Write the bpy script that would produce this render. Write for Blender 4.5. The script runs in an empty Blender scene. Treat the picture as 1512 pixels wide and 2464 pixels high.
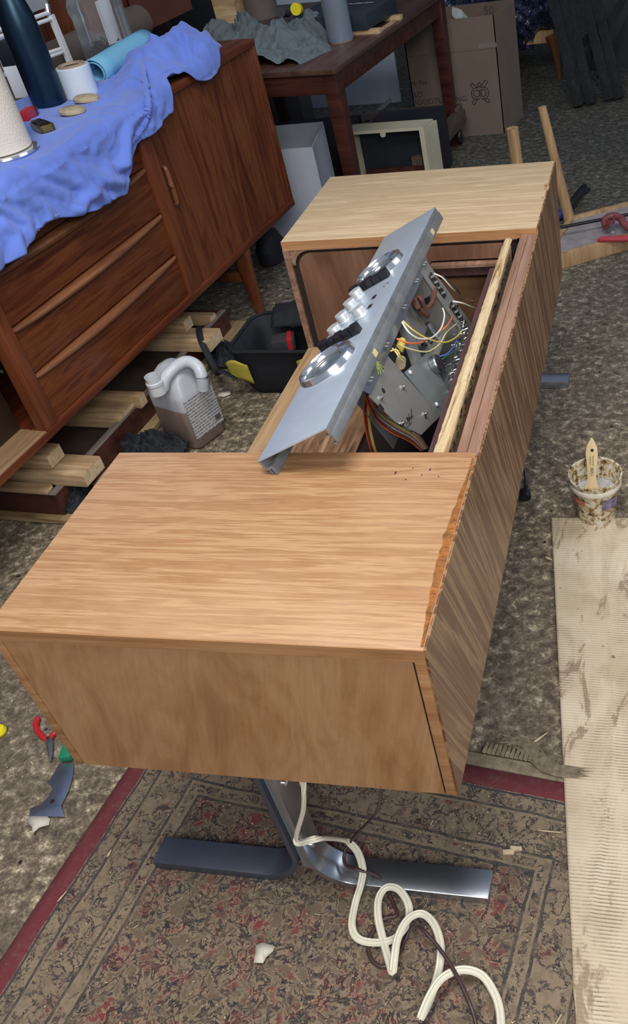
import bpy, bmesh, math, random
from mathutils import Vector, Matrix, Euler, noise
random.seed(7)
V = Vector
SC = bpy.context.scene
COL = SC.collection
# ---------------------------------------------------------------- camera
CAMLOC = V((0.8283463, -0.6432068, 1.3655643))
CR = Matrix(((0.9762779, -0.0134701, 0.2161018), (0.1736386, 0.6449441, -0.7442424), (-0.1293486, 0.7641111, 0.6319836)))
FPX = 2157.855
cam = bpy.data.cameras.new('camera'); cam_o = bpy.data.objects.new('camera', cam); COL.objects.link(cam_o)
m4 = CR.to_4x4(); m4.translation = CAMLOC; cam_o.matrix_world = m4
cam.sensor_width = 36; cam.sensor_height = 36; cam.lens = FPX/2464*36; cam.shift_x = -350/2464; cam.shift_y = 0
cam.clip_start = .02; cam.clip_end = 60
SC.camera = cam_o
# ---------------------------------------------------------------- light
SC.view_settings.view_transform = 'Standard'; SC.view_settings.look = 'None'
SC.view_settings.exposure = -0.06; SC.view_settings.gamma = 1; SC.view_settings.use_curve_mapping = False
w = bpy.data.worlds.new('world'); SC.world = w; w.use_nodes = True
bg = w.node_tree.nodes['Background']; bg.inputs[0].default_value = (.62, .74, 1.0, 1); bg.inputs[1].default_value = .26
def area(name, loc, tgt, sx, sy, power, col):
    l = bpy.data.lights.new(name, 'AREA'); l.shape = 'RECTANGLE'; l.size = sx; l.size_y = sy; l.energy = power; l.color = col
    o = bpy.data.objects.new(name, l); COL.objects.link(o); o.location = loc
    o.rotation_euler = (V(tgt)-V(loc)).to_track_quat('-Z', 'Y').to_euler(); return o
area('ceiling_light_near', (.35, .0, 3.0), (.35, .45, .3), 1.4, .9, 66, (1, .97, .93))
area('ceiling_light_behind', (1.7, -2.1, 2.6), (.5, .3, .3), 1.6, 1.2, 72, (1, .96, .91))
area('doorway_daylight', (2.6, 1.8, 2.6), (-.4, 2.0, .5), 1.6, .8, 17, (.85, .92, 1))

# ---------------------------------------------------------------- helpers
def ray(u, v): return CR @ V(((u-1106)/FPX, -(v-1232)/FPX, -1))
def P(u, v, z=0.0):
    d = ray(u, v); return CAMLOC + d*((z-CAMLOC.z)/d.z)
def PL(u, v, pt, n):
    d = ray(u, v); n = V(n); return CAMLOC + d*((V(pt)-CAMLOC).dot(n)/d.dot(n))

class MB:
    def __init__(s): s.bm = bmesh.new()
    def _v(s, pts): return [s.bm.verts.new(p) for p in pts]
    def box(s, x0, x1, y0, y1, z0, z1, M=None):
        p = [V((x, y, z)) for z in (z0, z1) for x, y in ((x0, y0), (x1, y0), (x1, y1), (x0, y1))]
        return s.hexa(p, M)
    def hexa(s, p, M=None):
        if M is not None: p = [M @ q for q in p]
        v = s._v(p)
        for f in ((3, 2, 1, 0), (4, 5, 6, 7), (0, 1, 5, 4), (1, 2, 6, 5), (2, 3, 7, 6), (3, 0, 4, 7)): s.bm.faces.new([v[i] for i in f])
        return s
    def beam(s, a, b, w, h, up=(0, 0, 1)):
        a, b = V(a), V(b); d = (b-a).normalized(); r = d.cross(V(up))
        if r.length < 1e-4: r = d.cross(V((1, 0, 0)))
        r.normalize(); u = r.cross(d)
        p = [q + r*i*w/2 + u*j*h/2 for q in (a, b) for i, j in ((-1, -1), (1, -1), (1, 1), (-1, 1))]
        return s.hexa([p[0], p[1], p[5], p[4], p[3], p[2], p[6], p[7]])
    def prism(s, pts, ex):
        ex = V(ex); a = s._v([V(p) for p in pts]); b = s._v([V(p)+ex for p in pts]); n = len(pts)
        s.bm.faces.new(a[::-1]); s.bm.faces.new(b)
        for i in range(n): s.bm.faces.new((a[i], a[(i+1) % n], b[(i+1) % n], b[i]))
        return s
    def tube(s, path, r, seg=8, closed=False, flat=None, ribs=0, up=(0, 0, 1)):
        path = [V(p) for p in path]; n = len(path); rings = []
        for i, p in enumerate(path):
            if closed: t = path[(i+1) % n]-path[i-1]
            else: t = path[min(i+1, n-1)]-path[max(i-1, 0)]
            t.normalize(); a = t.cross(V(up))
            if a.length < 1e-3: a = t.cross(V((0, 1, .1)))
            a.normalize(); b = a.cross(t)
            rr = r[i] if isinstance(r, (list, tuple)) else r
            ring = []
            for k in range(seg):
                th = 2*math.pi*k/seg; ca, sa = math.cos(th), math.sin(th)
                if flat: ra, rb = flat; q = a*ca*ra + b*sa*rb*(1+.35*math.cos(ca*9) if ribs else 1)
                else: q = a*ca*rr + b*sa*rr
                ring.append(s.bm.verts.new(p+q))
            rings.append(ring)
        for i in range(n if closed else n-1):
            A, B = rings[i], rings[(i+1) % n]
            for k in range(seg): s.bm.faces.new((A[k], A[(k+1) % seg], B[(k+1) % seg], B[k]))
        if not closed: s.bm.faces.new(rings[0][::-1]); s.bm.faces.new(rings[-1])
        return s
    def lathe(s, prof, M=None, seg=32, cap=True):
        M = M or Matrix(); rings = []
        for r, z in prof:
            rings.append([s.bm.verts.new(M @ V((r*math.cos(2*math.pi*k/seg), r*math.sin(2*math.pi*k/seg), z))) for k in range(seg)])
        for A, B in zip(rings, rings[1:]):
            for k in range(seg): s.bm.faces.new((A[k], A[(k+1) % seg], B[(k+1) % seg], B[k]))
        if cap:
            if prof[0][0] > 1e-4: s.bm.faces.new(rings[0][::-1])
            if prof[-1][0] > 1e-4: s.bm.faces.new(rings[-1])
        return s
    def grid(s, fn, nu, nv):
        g = [[s.bm.verts.new(fn(i/nu, j/nv)) for j in range(nv+1)] for i in range(nu+1)]
        for i in range(nu):
            for j in range(nv): s.bm.faces.new((g[i][j], g[i+1][j], g[i+1][j+1], g[i][j+1]))
        return s
    def fan(s, pts):
        s.bm.faces.new(s._v([V(p) for p in pts])); return s

def smooth_path(pts, n=6, closed=False):
    pts = [V(p) for p in pts]; out = []; m = len(pts)
    rng = range(m) if closed else range(m-1)
    for i in rng:
        g = (lambda k: pts[k % m]) if closed else (lambda k: pts[max(0, min(m-1, k))])
        p0, p1, p2, p3 = g(i-1), g(i), g(i+1), g(i+2)
        for k in range(n):
            t = k/n
            out.append(.5*((2*p1)+(p2-p0)*t+(2*p0-5*p1+4*p2-p3)*t*t+(3*p1-p0-3*p2+p3)*t**3))
    if not closed: out.append(pts[-1])
    return out

def finish(name, mb, mat, bevel=0, ang=35, smooth=True, M=None, bseg=2):
    bm = mb.bm
    bmesh.ops.recalc_face_normals(bm, faces=bm.faces)
    if bevel:
        ed = [e for e in bm.edges if len(e.link_faces) == 2 and e.calc_face_angle(0) > math.radians(25)]
        if ed: bmesh.ops.bevel(bm, geom=ed, offset=bevel, segments=bseg, affect='EDGES', profile=.6, clamp_overlap=True)
    me = bpy.data.meshes.new(name); bm.to_mesh(me); bm.free()
    if M is not None: me.transform(M)
    if smooth and len(me.polygons):
        me.polygons.foreach_set('use_smooth', [True]*len(me.polygons)); me.set_sharp_from_angle(angle=math.radians(ang))
    me.materials.append(mat); me.update()
    return me
def tag(o, label=None, cat=None, group=None, kind=None):
    if label: o['label'] = label
    if cat: o['category'] = cat
    if group: o['group'] = group
    if kind: o['kind'] = kind
    return o
def root(name, loc, rz, label, cat, group=None, eul=None):
    o = bpy.data.objects.new(name, None); COL.objects.link(o); o.empty_display_size = .05
    o.location = loc; o.rotation_euler = eul if eul else (0, 0, rz)
    return tag(o, label, cat, group)
def part(name, mb, mat, parent, bevel=0, ang=35, label=None, bseg=2, kind=None):
    o = bpy.data.objects.new(name, finish(name, mb, mat, bevel, ang, bseg=bseg)); COL.objects.link(o); o.parent = parent
    if label: o['label'] = label
    if kind: o['kind'] = kind
    return o
def boxes(name, mat, parent, lst, bevel=0):
    return [part(name, MB().box(*b), mat, parent, bevel=bevel) for b in lst]
def solo(name, mb, mat, label=None, cat=None, group=None, kind=None, bevel=0, ang=35, M=None, bseg=2):
    me = finish(name, mb, mat, bevel, ang, M=M, bseg=bseg)
    xs = [v.co for v in me.vertices]
    c = V(((min(v.x for v in xs)+max(v.x for v in xs))/2, (min(v.y for v in xs)+max(v.y for v in xs))/2, min(v.z for v in xs)))
    me.transform(Matrix.Translation(-c))
    o = bpy.data.objects.new(name, me); COL.objects.link(o); o.location = c
    return tag(o, label, cat, group, kind)
def copy_tree(o, parent=None):
    c = o.copy(); COL.objects.link(c)
    if parent: c.parent = parent
    for ch in list(o.children): copy_tree(ch, c)
    return c
def text_mb(s, size, M, ext=.0003, align='CENTER'):
    cu = bpy.data.curves.new('t', 'FONT'); cu.body = s; cu.size = size; cu.align_x = align; cu.align_y = 'CENTER'; cu.extrude = ext; cu.resolution_u = 3
    o = bpy.data.objects.new('t', cu); COL.objects.link(o); bpy.context.view_layer.update()
    me = bpy.data.meshes.new_from_object(o.evaluated_get(bpy.context.evaluated_depsgraph_get()))
    me.transform(M); mb = MB(); mb.bm.from_mesh(me); bpy.data.objects.remove(o); bpy.data.curves.remove(cu); bpy.data.meshes.remove(me)
    return mb
def frame(o, x, y):
    x = V(x).normalized(); y = V(y); z = x.cross(y).normalized(); y = z.cross(x)
    M = Matrix((x, y, z)).transposed().to_4x4(); M.translation = o; return M

# ---------------------------------------------------------------- materials
def newmat(name):
    m = bpy.data.materials.new(name); m.use_nodes = True; nt = m.node_tree
    return m, nt, nt.nodes['Principled BSDF']
def c4(c): return (c[0], c[1], c[2], 1)
def N(nt, t, **kw):
    n = nt.nodes.new(t)
    for k, v in kw.items():
        if k in n.inputs: n.inputs[k].default_value = v
        else: setattr(n, k, v)
    return n
def ramp(nt, fac, stops):
    r = nt.nodes.new('ShaderNodeValToRGB'); e = r.color_ramp.elements
    e[0].position, e[0].color = stops[0][0], c4(stops[0][1]); e[1].position, e[1].color = stops[-1][0], c4(stops[-1][1])
    for p, c in stops[1:-1]: x = e.new(p); x.color = c4(c)
    nt.links.new(fac, r.inputs[0]); return r.outputs[0]
def mix(nt, fac, a, b, mode='MIX'):
    m = nt.nodes.new('ShaderNodeMix'); m.data_type = 'RGBA'; m.blend_type = mode
    for i, x in ((0, fac), (6, a), (7, b)):
        if hasattr(x, 'links'): nt.links.new(x, m.inputs[i])
        elif i == 0: m.inputs[0].default_value = x
        else: m.inputs[i].default_value = c4(x)
    return m.outputs[2]
def math_(nt, op, a, b=None, c=None):
    m = nt.nodes.new('ShaderNodeMath'); m.operation = op
    for i, x in enumerate((a, b, c)):
        if x is None: continue
        if hasattr(x, 'links'): nt.links.new(x, m.inputs[i])
        else: m.inputs[i].default_value = x
    return m.outputs[0]
def coords(nt, scale=(1, 1, 1), rot=(0, 0, 0), loc=(0, 0, 0)):
    tc = nt.nodes.new('ShaderNodeTexCoord'); mp = nt.nodes.new('ShaderNodeMapping')
    mp.inputs['Scale'].default_value = scale; mp.inputs['Rotation'].default_value = rot; mp.inputs['Location'].default_value = loc
    nt.links.new(tc.outputs['Object'], mp.inputs[0]); return mp.outputs[0]
def rotcoords(nt, rot, scale):
    a = coords(nt, rot=rot); mp = nt.nodes.new('ShaderNodeMapping'); mp.inputs['Scale'].default_value = scale
    nt.links.new(a, mp.inputs[0]); return mp.outputs[0]
def noise_t(nt, vec, scale, detail=5, rough=.55, dist=0):
    n = N(nt, 'ShaderNodeTexNoise', Scale=scale, Detail=detail, Roughness=rough, Distortion=dist); nt.links.new(vec, n.inputs['Vector']); return n.outputs['Fac']
def voro(nt, vec, scale, feature='F1', out='Distance'):
    n = nt.nodes.new('ShaderNodeTexVoronoi'); n.feature = feature; n.inputs['Scale'].default_value = scale; nt.links.new(vec, n.inputs['Vector']); return n.outputs[out]
def bump(nt, b, h, strength=.3, dist=.002):
    n = N(nt, 'ShaderNodeBump', Strength=strength, Distance=dist); nt.links.new(h, n.inputs['Height']); nt.links.new(n.outputs[0], b.inputs['Normal'])
def mat(name, col, rough=.6, metal=0, var=.12, vs=12, bmp=0, coat=0, spec=None, alpha=None, trans=0, ior=None):
    m, nt, b = newmat(name); cv = coords(nt)
    f = noise_t(nt, cv, vs, 6, .6)
    c = ramp(nt, f, [(.3, [x*(1-var) for x in col]), (.7, [min(1, x*(1+var)) for x in col])])
    nt.links.new(c, b.inputs['Base Color']); b.inputs['Roughness'].default_value = rough; b.inputs['Metallic'].default_value = metal
    if coat: b.inputs['Coat Weight'].default_value = coat; b.inputs['Coat Roughness'].default_value = .15
    if spec is not None: b.inputs['Specular IOR Level'].default_value = spec
    if trans: b.inputs['Transmission Weight'].default_value = trans
    if ior: b.inputs['IOR'].default_value = ior
    if alpha is not None: b.inputs['Alpha'].default_value = alpha
    if bmp: bump(nt, b, noise_t(nt, cv, vs*6, 6, .6), bmp)
    return m
def wood(name, cols, axis='x', sc=30, stretch=14, rough=.55, fine=.25, rot=(0, 0, 0), lo=.33, hi=.68, dist=.6, bmp=.15, coat=0, blotch=0, bcol=(.1, .04, .02)):
    m, nt, b = newmat(name)
    s = {'x': (1/stretch, 1, 1), 'y': (1, 1/stretch, 1), 'z': (1, 1, 1/stretch)}[axis]
    cv = rotcoords(nt, rot, s)
    f = noise_t(nt, cv, sc, 6, .6, dist)
    n = len(cols); c = ramp(nt, f, [(lo+(hi-lo)*i/(n-1), k) for i, k in enumerate(cols)])
    g = noise_t(nt, rotcoords(nt, rot, tuple(a if a == 1 else a*.3 for a in s)), sc*9, 4, .7)
    gd = ramp(nt, g, [(.35, (1-fine,)*3), (.6, (1, 1, 1))])
    c = mix(nt, 1.0, c, gd, 'MULTIPLY')
    if blotch:
        bl = noise_t(nt, coords(nt), 4.5, 4, .6, .5)
        c = mix(nt, math_(nt, 'MULTIPLY', ramp(nt, bl, [(.45, (0, 0, 0)), (.72, (1, 1, 1))]), blotch), c, bcol)
    nt.links.new(c, b.inputs['Base Color']); b.inputs['Roughness'].default_value = rough
    if coat: b.inputs['Coat Weight'].default_value = coat; b.inputs['Coat Roughness'].default_value = .22
    if bmp: bump(nt, b, g, bmp, .0008)
    return m

M = {}
M['top'] = wood('sanded_teak_top', [(.30, .135, .055), (.47, .25, .115), (.38, .19, .085), (.55, .33, .165), (.40, .205, .10), (.52, .30, .145)], 'x', 105, 24, .36, .20, dist=.35, coat=.2, blotch=.45, bcol=(.56, .36, .21), lo=.28, hi=.72)
M['topfar'] = wood('pale_sanded_top', [(.42, .28, .15), (.58, .43, .26), (.50, .35, .2), (.66, .51, .33), (.54, .39, .23)], 'x', 105, 24, .5, .18, lo=.28, hi=.72)
M['edge'] = wood('top_edge_band', [(.30, .13, .05), (.46, .23, .095), (.54, .30, .14)], 'x', 40, 16, .5, .2)
M['end'] = wood('end_panel_veneer', [(.29, .135, .052), (.41, .205, .085), (.49, .275, .13), (.40, .195, .085)], 'z', 16, 4, .42, .12, rot=(0, math.radians(-14), 0), lo=.25, hi=.75, dist=1.2, blotch=.25, bcol=(.42, .25, .13))
M['stripe'] = wood('striped_zebra_veneer', [(.095, .038, .016), (.20, .092, .040), (.14, .06, .027), (.38, .23, .115), (.22, .105, .047), (.13, .055, .024), (.31, .175, .082)], 'z', 44, 26, .42, .18, rot=(math.radians(-24), 0, 0), lo=.28, hi=.72, dist=.5)
M['inner'] = wood('inner_wall_brown', [(.12, .05, .028), (.19, .09, .05), (.25, .13, .08)], 'z', 16, 5, .6, .15, blotch=.3, bcol=(.09, .035, .02))
M['rail'] = wood('reddish_rail', [(.22, .115, .075), (.32, .18, .12), (.40, .25, .18)], 'y', 60, 16, .6, .25)
M['torn'] = wood('torn_plywood', [(.20, .10, .04), (.58, .40, .2), (.74, .60, .38), (.62, .44, .24), (.36, .18, .07)], 'y', 80, 22, .75, .3, dist=.8, bmp=.5)
M['purple'] = wood('dark_maroon_strip', [(.05, .02, .02), (.11, .05, .05)], 'y', 40, 12, .6, .2)
M['floorwood'] = wood('striped_inner_board', [(.12, .05, .02), (.30, .16, .08), (.50, .33, .19)], 'y', 40, 12, .6, .25, dist=1.5)
M['lightwood'] = wood('light_board', [(.38, .22, .10), (.52, .33, .17), (.62, .43, .25)], 'y', 40, 14, .55, .2)
M['groove'] = mat('groove_dark', (.018, .01, .007), .9)
M['glue'] = mat('amber_glue', (.34, .125, .025), .12, var=.5, vs=60, bmp=.8, coat=.6)
M['steel'] = mat('brushed_aluminium', (.50, .54, .58), .33, 1, .08, 20)
M['plate'] = mat('anodised_plate', (.46, .53, .62), .38, .35, .06, 18)
M['flange'] = mat('flange_aluminium', (.27, .28, .29), .42, .45, .2, 30)
M['chassis'] = mat('zinc_chassis', (.24, .235, .22), .45, .3, .15, 10, bmp=.05)
M['chassis2'] = mat('dark_zinc', (.22, .25, .25), .5, .3, .15, 10)
M['chrome'] = mat('chrome', (.8, .83, .87), .16, .9, .02)
M['dial'] = mat('dial_glass', (.12, .155, .16), .22, .2, .05, coat=.6)
M['knob'] = mat('satin_knob', (.68, .71, .73), .35, .45, .05)
M['black'] = mat('black_plastic', (.012, .012, .015), .35, 0, .3)
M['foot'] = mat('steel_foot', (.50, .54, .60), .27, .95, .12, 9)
M['footshade'] = mat('shaded_steel_foot', (.11, .125, .16), .38, .6, .12, 9)  # darker copy of the foot steel, shade put into its colour
M['screw'] = mat('screw_zinc', (.6, .6, .58), .3, 1)
M['teakv'] = wood('dark_teak_vertical', [(.06, .013, .005), (.125, .032, .011), (.19, .060, .020), (.105, .026, .009)], 'z', 22, 8, .36, .22, lo=.28, hi=.72, dist=1.5)
M['teakh'] = wood('dark_teak_horizontal', [(.07, .014, .006), (.13, .032, .011), (.19, .055, .018), (.11, .026, .009)], 'x', 45, 12, .36, .25)
M['teakl'] = wood('teak_lip', [(.13, .042, .02), (.21, .082, .035), (.28, .12, .055)], 'x', 50, 14, .32, .2)
M['teakfr'] = wood('teak_frame', [(.075, .015, .007), (.14, .034, .013), (.20, .055, .022)], 'x', 24, 10, .36, .2)
M['shelf'] = wood('shelf_board', [(.20, .11, .055), (.32, .2, .105), (.4, .27, .15)], 'x', 36, 14, .5, .15)
M['tablewood'] = wood('mahogany_table', [(.030, .008, .006), (.055, .016, .011), (.08, .025, .016)], 'y', 24, 10, .38, .15)
M['tabletop'] = wood('table_top_brown', [(.085, .038, .024), (.13, .062, .042), (.16, .08, .055)], 'y', 24, 10, .38, .15)
M['pine'] = wood('pine_block', [(.36, .22, .11), (.56, .39, .21), (.70, .54, .34)], 'x', 30, 9, .7, .2, blotch=.4, bcol=(.2, .09, .04))
M['pineend'] = mat('pine_endgrain', (.62, .48, .3), .8, var=.25, vs=90)
M['plinth'] = wood('dark_red_plinth', [(.035, .010, .007), (.07, .02, .013), (.09, .03, .02)], 'y', 20, 8, .5, .2)
M['plytop'] = wood('greyish_ply_edge', [(.13, .10, .085), (.22, .17, .15), (.30, .25, .22)], 'y', 40, 10, .7, .2)
M['plypale'] = wood('pale_ply_strip', [(.2, .12, .05), (.33, .23, .11), (.42, .31, .17)], 'y', 40, 10, .7, .2)
M['oak'] = wood('oak_stool', [(.30, .18, .085), (.44, .28, .14), (.54, .37, .2)], 'z', 40, 12, .55, .15)
M['brownbox'] = mat('brown_cardboard', (.17, .13, .10), .85, var=.1, vs=5)
M['brownin'] = mat('brown_cardboard_inner', (.14, .10, .075), .9)
M['whitecard'] = mat('white_cardboard', (.42, .46, .54), .7, var=.05)
M['white'] = mat('white_paint', (.8, .82, .86), .35, var=.03)
M['panel'] = mat('white_panel', (.42, .48, .56), .5, var=.04, vs=3)
M['navy'] = mat('navy_box', (.006, .009, .017), .6, var=.2)
M['cream'] = mat('cream_frame', (.50, .46, .34), .6, var=.1)
M['darkcloth'] = mat('dark_void_cloth', (.012, .013, .018), .95)
M['greycloth'] = mat('grey_cotton', (.12, .15, .165), .95, var=.12, vs=14, bmp=.3)
M['ink'] = mat('black_ink', (.012, .011, .012), .8)
M['inkgrey'] = mat('grey_print', (.05, .05, .055), .8)
M['tan'] = mat('tan_disc', (.40, .32, .21), .8, var=.3, vs=40)
M['red'] = mat('red_plastic', (.5, .02, .03), .35)
M['yellow'] = mat('yellow_plastic', (.8, .68, .02), .4, var=.05)
M['brass'] = mat('brass', (.6, .40, .10), .25, 1, .2)
M['greenp'] = mat('green_plastic', (.01, .2, .10), .4)
M['wrap'] = mat('stretch_film_roll', (.62, .70, .78), .25, var=.05, coat=.5)
M['greyroll'] = mat('grey_film_roll', (.16, .20, .25), .3, var=.05, coat=.4)
M['card'] = mat('roll_core_card', (.33, .24, .17), .9)
M['foam'] = mat('blue_foam', (.16, .42, .62), .7, var=.05, vs=30)
M['browntube'] = mat('brown_paper_tube', (.11, .085, .07), .85, var=.1)
M['rope'] = mat('rope_fringe', (.22, .18, .12), .95, var=.4, vs=80)
M['cordw'] = mat('cream_cord', (.72, .68, .55), .45, var=.08, vs=30)
M['cordb'] = mat('brown_cord', (.05, .025, .022), .4)
M['bagblack'] = mat('bag_black_nylon', (.007, .009, .014), .75, var=.4, vs=30, bmp=.3)
M['bagyel'] = mat('bag_yellow_nylon', (.42, .36, .05), .7, var=.2, vs=30)
M['slat'] = wood('weathered_dark_slat', [(.002, .003, .004), (.007, .008, .010), (.018, .020, .024)], 'z', 30, 10, .85, .3)
M['paper'] = mat('torn_paper', (.6, .56, .48), .9, var=.1, vs=30)
M['chip'] = mat('wood_chip', (.62, .5, .32), .9, var=.3, vs=60)
M['brickred'] = mat('clamp_red_oxide', (.20, .055, .06), .4, var=.2, vs=30)
M['leaf'] = mat('frayed_green', (.22, .26, .06), .8)
WC = {k: mat('wire_'+k, c, .4, var=.05) for k, c in dict(white=(.72, .7, .6), cream=(.7, .62, .3), orange=(.75, .17, .05), red=(.5, .03, .03), blue=(.08, .15, .5), green=(.05, .16, .08), black=(.01, .01, .01), yellow=(.7, .55, .12), brown=(.12, .05, .03)).items()}

def m_fabric_blue():
    m, nt, b = newmat('blue_cotton_sheet'); cv = coords(nt)
    f = noise_t(nt, cv, 3, 4, .6)
    c = ramp(nt, f, [(.3, (.095, .165, .56)), (.7, (.14, .235, .70))])
    dirt = noise_t(nt, cv, 14, 5, .7)
    c = mix(nt, math_(nt, 'MULTIPLY', ramp(nt, dirt, [(.62, (0, 0, 0)), (.75, (1, 1, 1))]), .35), c, (.1, .12, .22))
    nt.links.new(c, b.inputs['Base Color']); b.inputs['Roughness'].default_value = .9
    b.inputs['Sheen Weight'].default_value = .25
    bump(nt, b, noise_t(nt, cv, 45, 6, .65, .6), .35, .003); return m
M['blue'] = m_fabric_blue()
def m_floor():
    m, nt, b = newmat('dirty_concrete'); cv = coords(nt)
    big = noise_t(nt, cv, 1.6, 3, .5)
    md = noise_t(nt, cv, 42, 14, .78, .25)
    fine = noise_t(nt, cv, 210, 8, .75)
    c = ramp(nt, md, [(.34, (.035, .029, .022)), (.43, (.11, .09, .066)), (.50, (.18, .150, .112)), (.56, (.31, .27, .20)), (.63, (.70, .63, .50))])
    c = mix(nt, .7, c, ramp(nt, fine, [(.38, (.4, .4, .4)), (.62, (1.5, 1.48, 1.42))]), 'MULTIPLY')
    fk = noise_t(nt, coords(nt, (1, 1, 1), (0, 0, 1), (4, 4, 0)), 120, 5, .7); c = mix(nt, ramp(nt, fk, [(.64, (0, 0, 0)), (.69, (.8, .8, .8))]), c, (.50, .46, .37))
    c = mix(nt, math_(nt, 'MULTIPLY', ramp(nt, big, [(.4, (0, 0, 0)), (.6, (1, 1, 1))]), .35), c, (.085, .078, .066))
    pv = voro(nt, cv, 19); pn = noise_t(nt, cv, 30, 3)
    pits = ramp(nt, math_(nt, 'ADD', pv, math_(nt, 'MULTIPLY', pn, .35)), [(.22, (1, 1, 1)), (.27, (0, 0, 0))])
    c = mix(nt, pits, c, (.012, .010, .009))
    sc_ = noise_t(nt, coords(nt, (1, 1, 1), (0, 0, .4), (9, 3, 0)), 9, 12, .82, .6)
    c = mix(nt, math_(nt, 'MULTIPLY', ramp(nt, sc_, [(.56, (0, 0, 0)), (.64, (1, 1, 1))]), .6), c, (.36, .32, .26))
    # light falloff put into the colour: warmer, lighter near; colder, darker at the back
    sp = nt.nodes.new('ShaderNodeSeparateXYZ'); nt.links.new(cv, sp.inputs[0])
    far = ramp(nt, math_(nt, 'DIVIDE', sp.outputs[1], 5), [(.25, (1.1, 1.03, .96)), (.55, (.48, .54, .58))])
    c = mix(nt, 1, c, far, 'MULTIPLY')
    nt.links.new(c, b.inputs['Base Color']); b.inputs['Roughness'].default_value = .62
    bump(nt, b, math_(nt, 'ADD', md, math_(nt, 'MULTIPLY', fine, .4)), .7, .004); return m
M['floor'] = m_floor()
def m_rug():
    m, nt, b = newmat('worn_oriental_rug'); cv = coords(nt)
    sp = nt.nodes.new('ShaderNodeSeparateXYZ'); nt.links.new(cv, sp.inputs[0])
    wob = math_(nt, 'MULTIPLY', math_(nt, 'SUBTRACT', noise_t(nt, cv, 9, 3), .5), .012)
    e = math_(nt, 'ADD', math_(nt, 'MINIMUM', math_(nt, 'MINIMUM', sp.outputs[0], math_(nt, 'SUBTRACT', .965, sp.outputs[0])), math_(nt, 'MULTIPLY', sp.outputs[1], -1)), wob)
    T = (.15, .108, .070); T2 = (.27, .205, .135); R = (.19, .040, .038); D = (.022, .022, .028)
    n1 = noise_t(nt, cv, 30, 8, .66, .35); n2 = noise_t(nt, cv, 70, 10, .75, .15); n3 = noise_t(nt, cv, 19, 5, .6, .3)
    swirl = math_(nt, 'ABSOLUTE', math_(nt, 'SUBTRACT', n1, .5)); nd = noise_t(nt, coords(nt, (1, 1, 1), (0, 0, .7), (5, 2, 0)), 42, 6, .62, .3)
    base = mix(nt, ramp(nt, n3, [(.50, (0, 0, 0)), (.56, (1, 1, 1))]), T, R)
    border = mix(nt, ramp(nt, n3, [(.56, (0, 0, 0)), (.62, (1, 1, 1))]), T2, (.14, .04, .04))
    isin = ramp(nt, e, [(.17, (0, 0, 0)), (.178, (1, 1, 1))])
    c = mix(nt, isin, border, base)
    c = mix(nt, ramp(nt, nd, [(.55, (0, 0, 0)), (.59, (.85, .85, .85))]), c, D)
    c = mix(nt, ramp(nt, swirl, [(.010, (1, 1, 1)), (.022, (0, 0, 0))]), c, D)
    c = mix(nt, ramp(nt, swirl, [(.03, (0, 0, 0)), (.04, (1, 1, 1)), (.065, (1, 1, 1)), (.08, (0, 0, 0))]), c, T2)
    def line(p, wd, col, c):
        k = math_(nt, 'LESS_THAN', math_(nt, 'ABSOLUTE', math_(nt, 'SUBTRACT', e, p)), wd); return mix(nt, k, c, col)
    for p in (.070, .140, .170): c = line(p, .0024, (.055, .05, .048), c)
    for p in (.0745, .1455, .1645): c = line(p, .002, T2, c)
    band = c
    # wear and dust
    c = mix(nt, ramp(nt, n2, [(.44, (0, 0, 0)), (.62, (.65, .65, .65))]), c, (.135, .100, .070))
    c = line(.018, .018, (.165, .030, .036), c); c = mix(nt, ramp(nt, n2, [(.5, (0, 0, 0)), (.7, (.35, .35, .35))]), c, (.2, .16, .12)); c = line(.040, .002, (.06, .05, .05), c)
    sk = noise_t(nt, cv, 190, 4, .8)
    c = mix(nt, ramp(nt, sk, [(.66, (0, 0, 0)), (.72, (1, 1, 1))]), c, (.5, .45, .36))
    c = mix(nt, ramp(nt, sk, [(.30, (.7, .7, .7)), (.38, (0, 0, 0))]), c, (.03, .025, .02))
    nt.links.new(c, b.inputs['Base Color']); b.inputs['Roughness'].default_value = .92
    bump(nt, b, math_(nt, 'ADD', n2, sk), .6, .003); return m
M['rug'] = m_rug()
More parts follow.
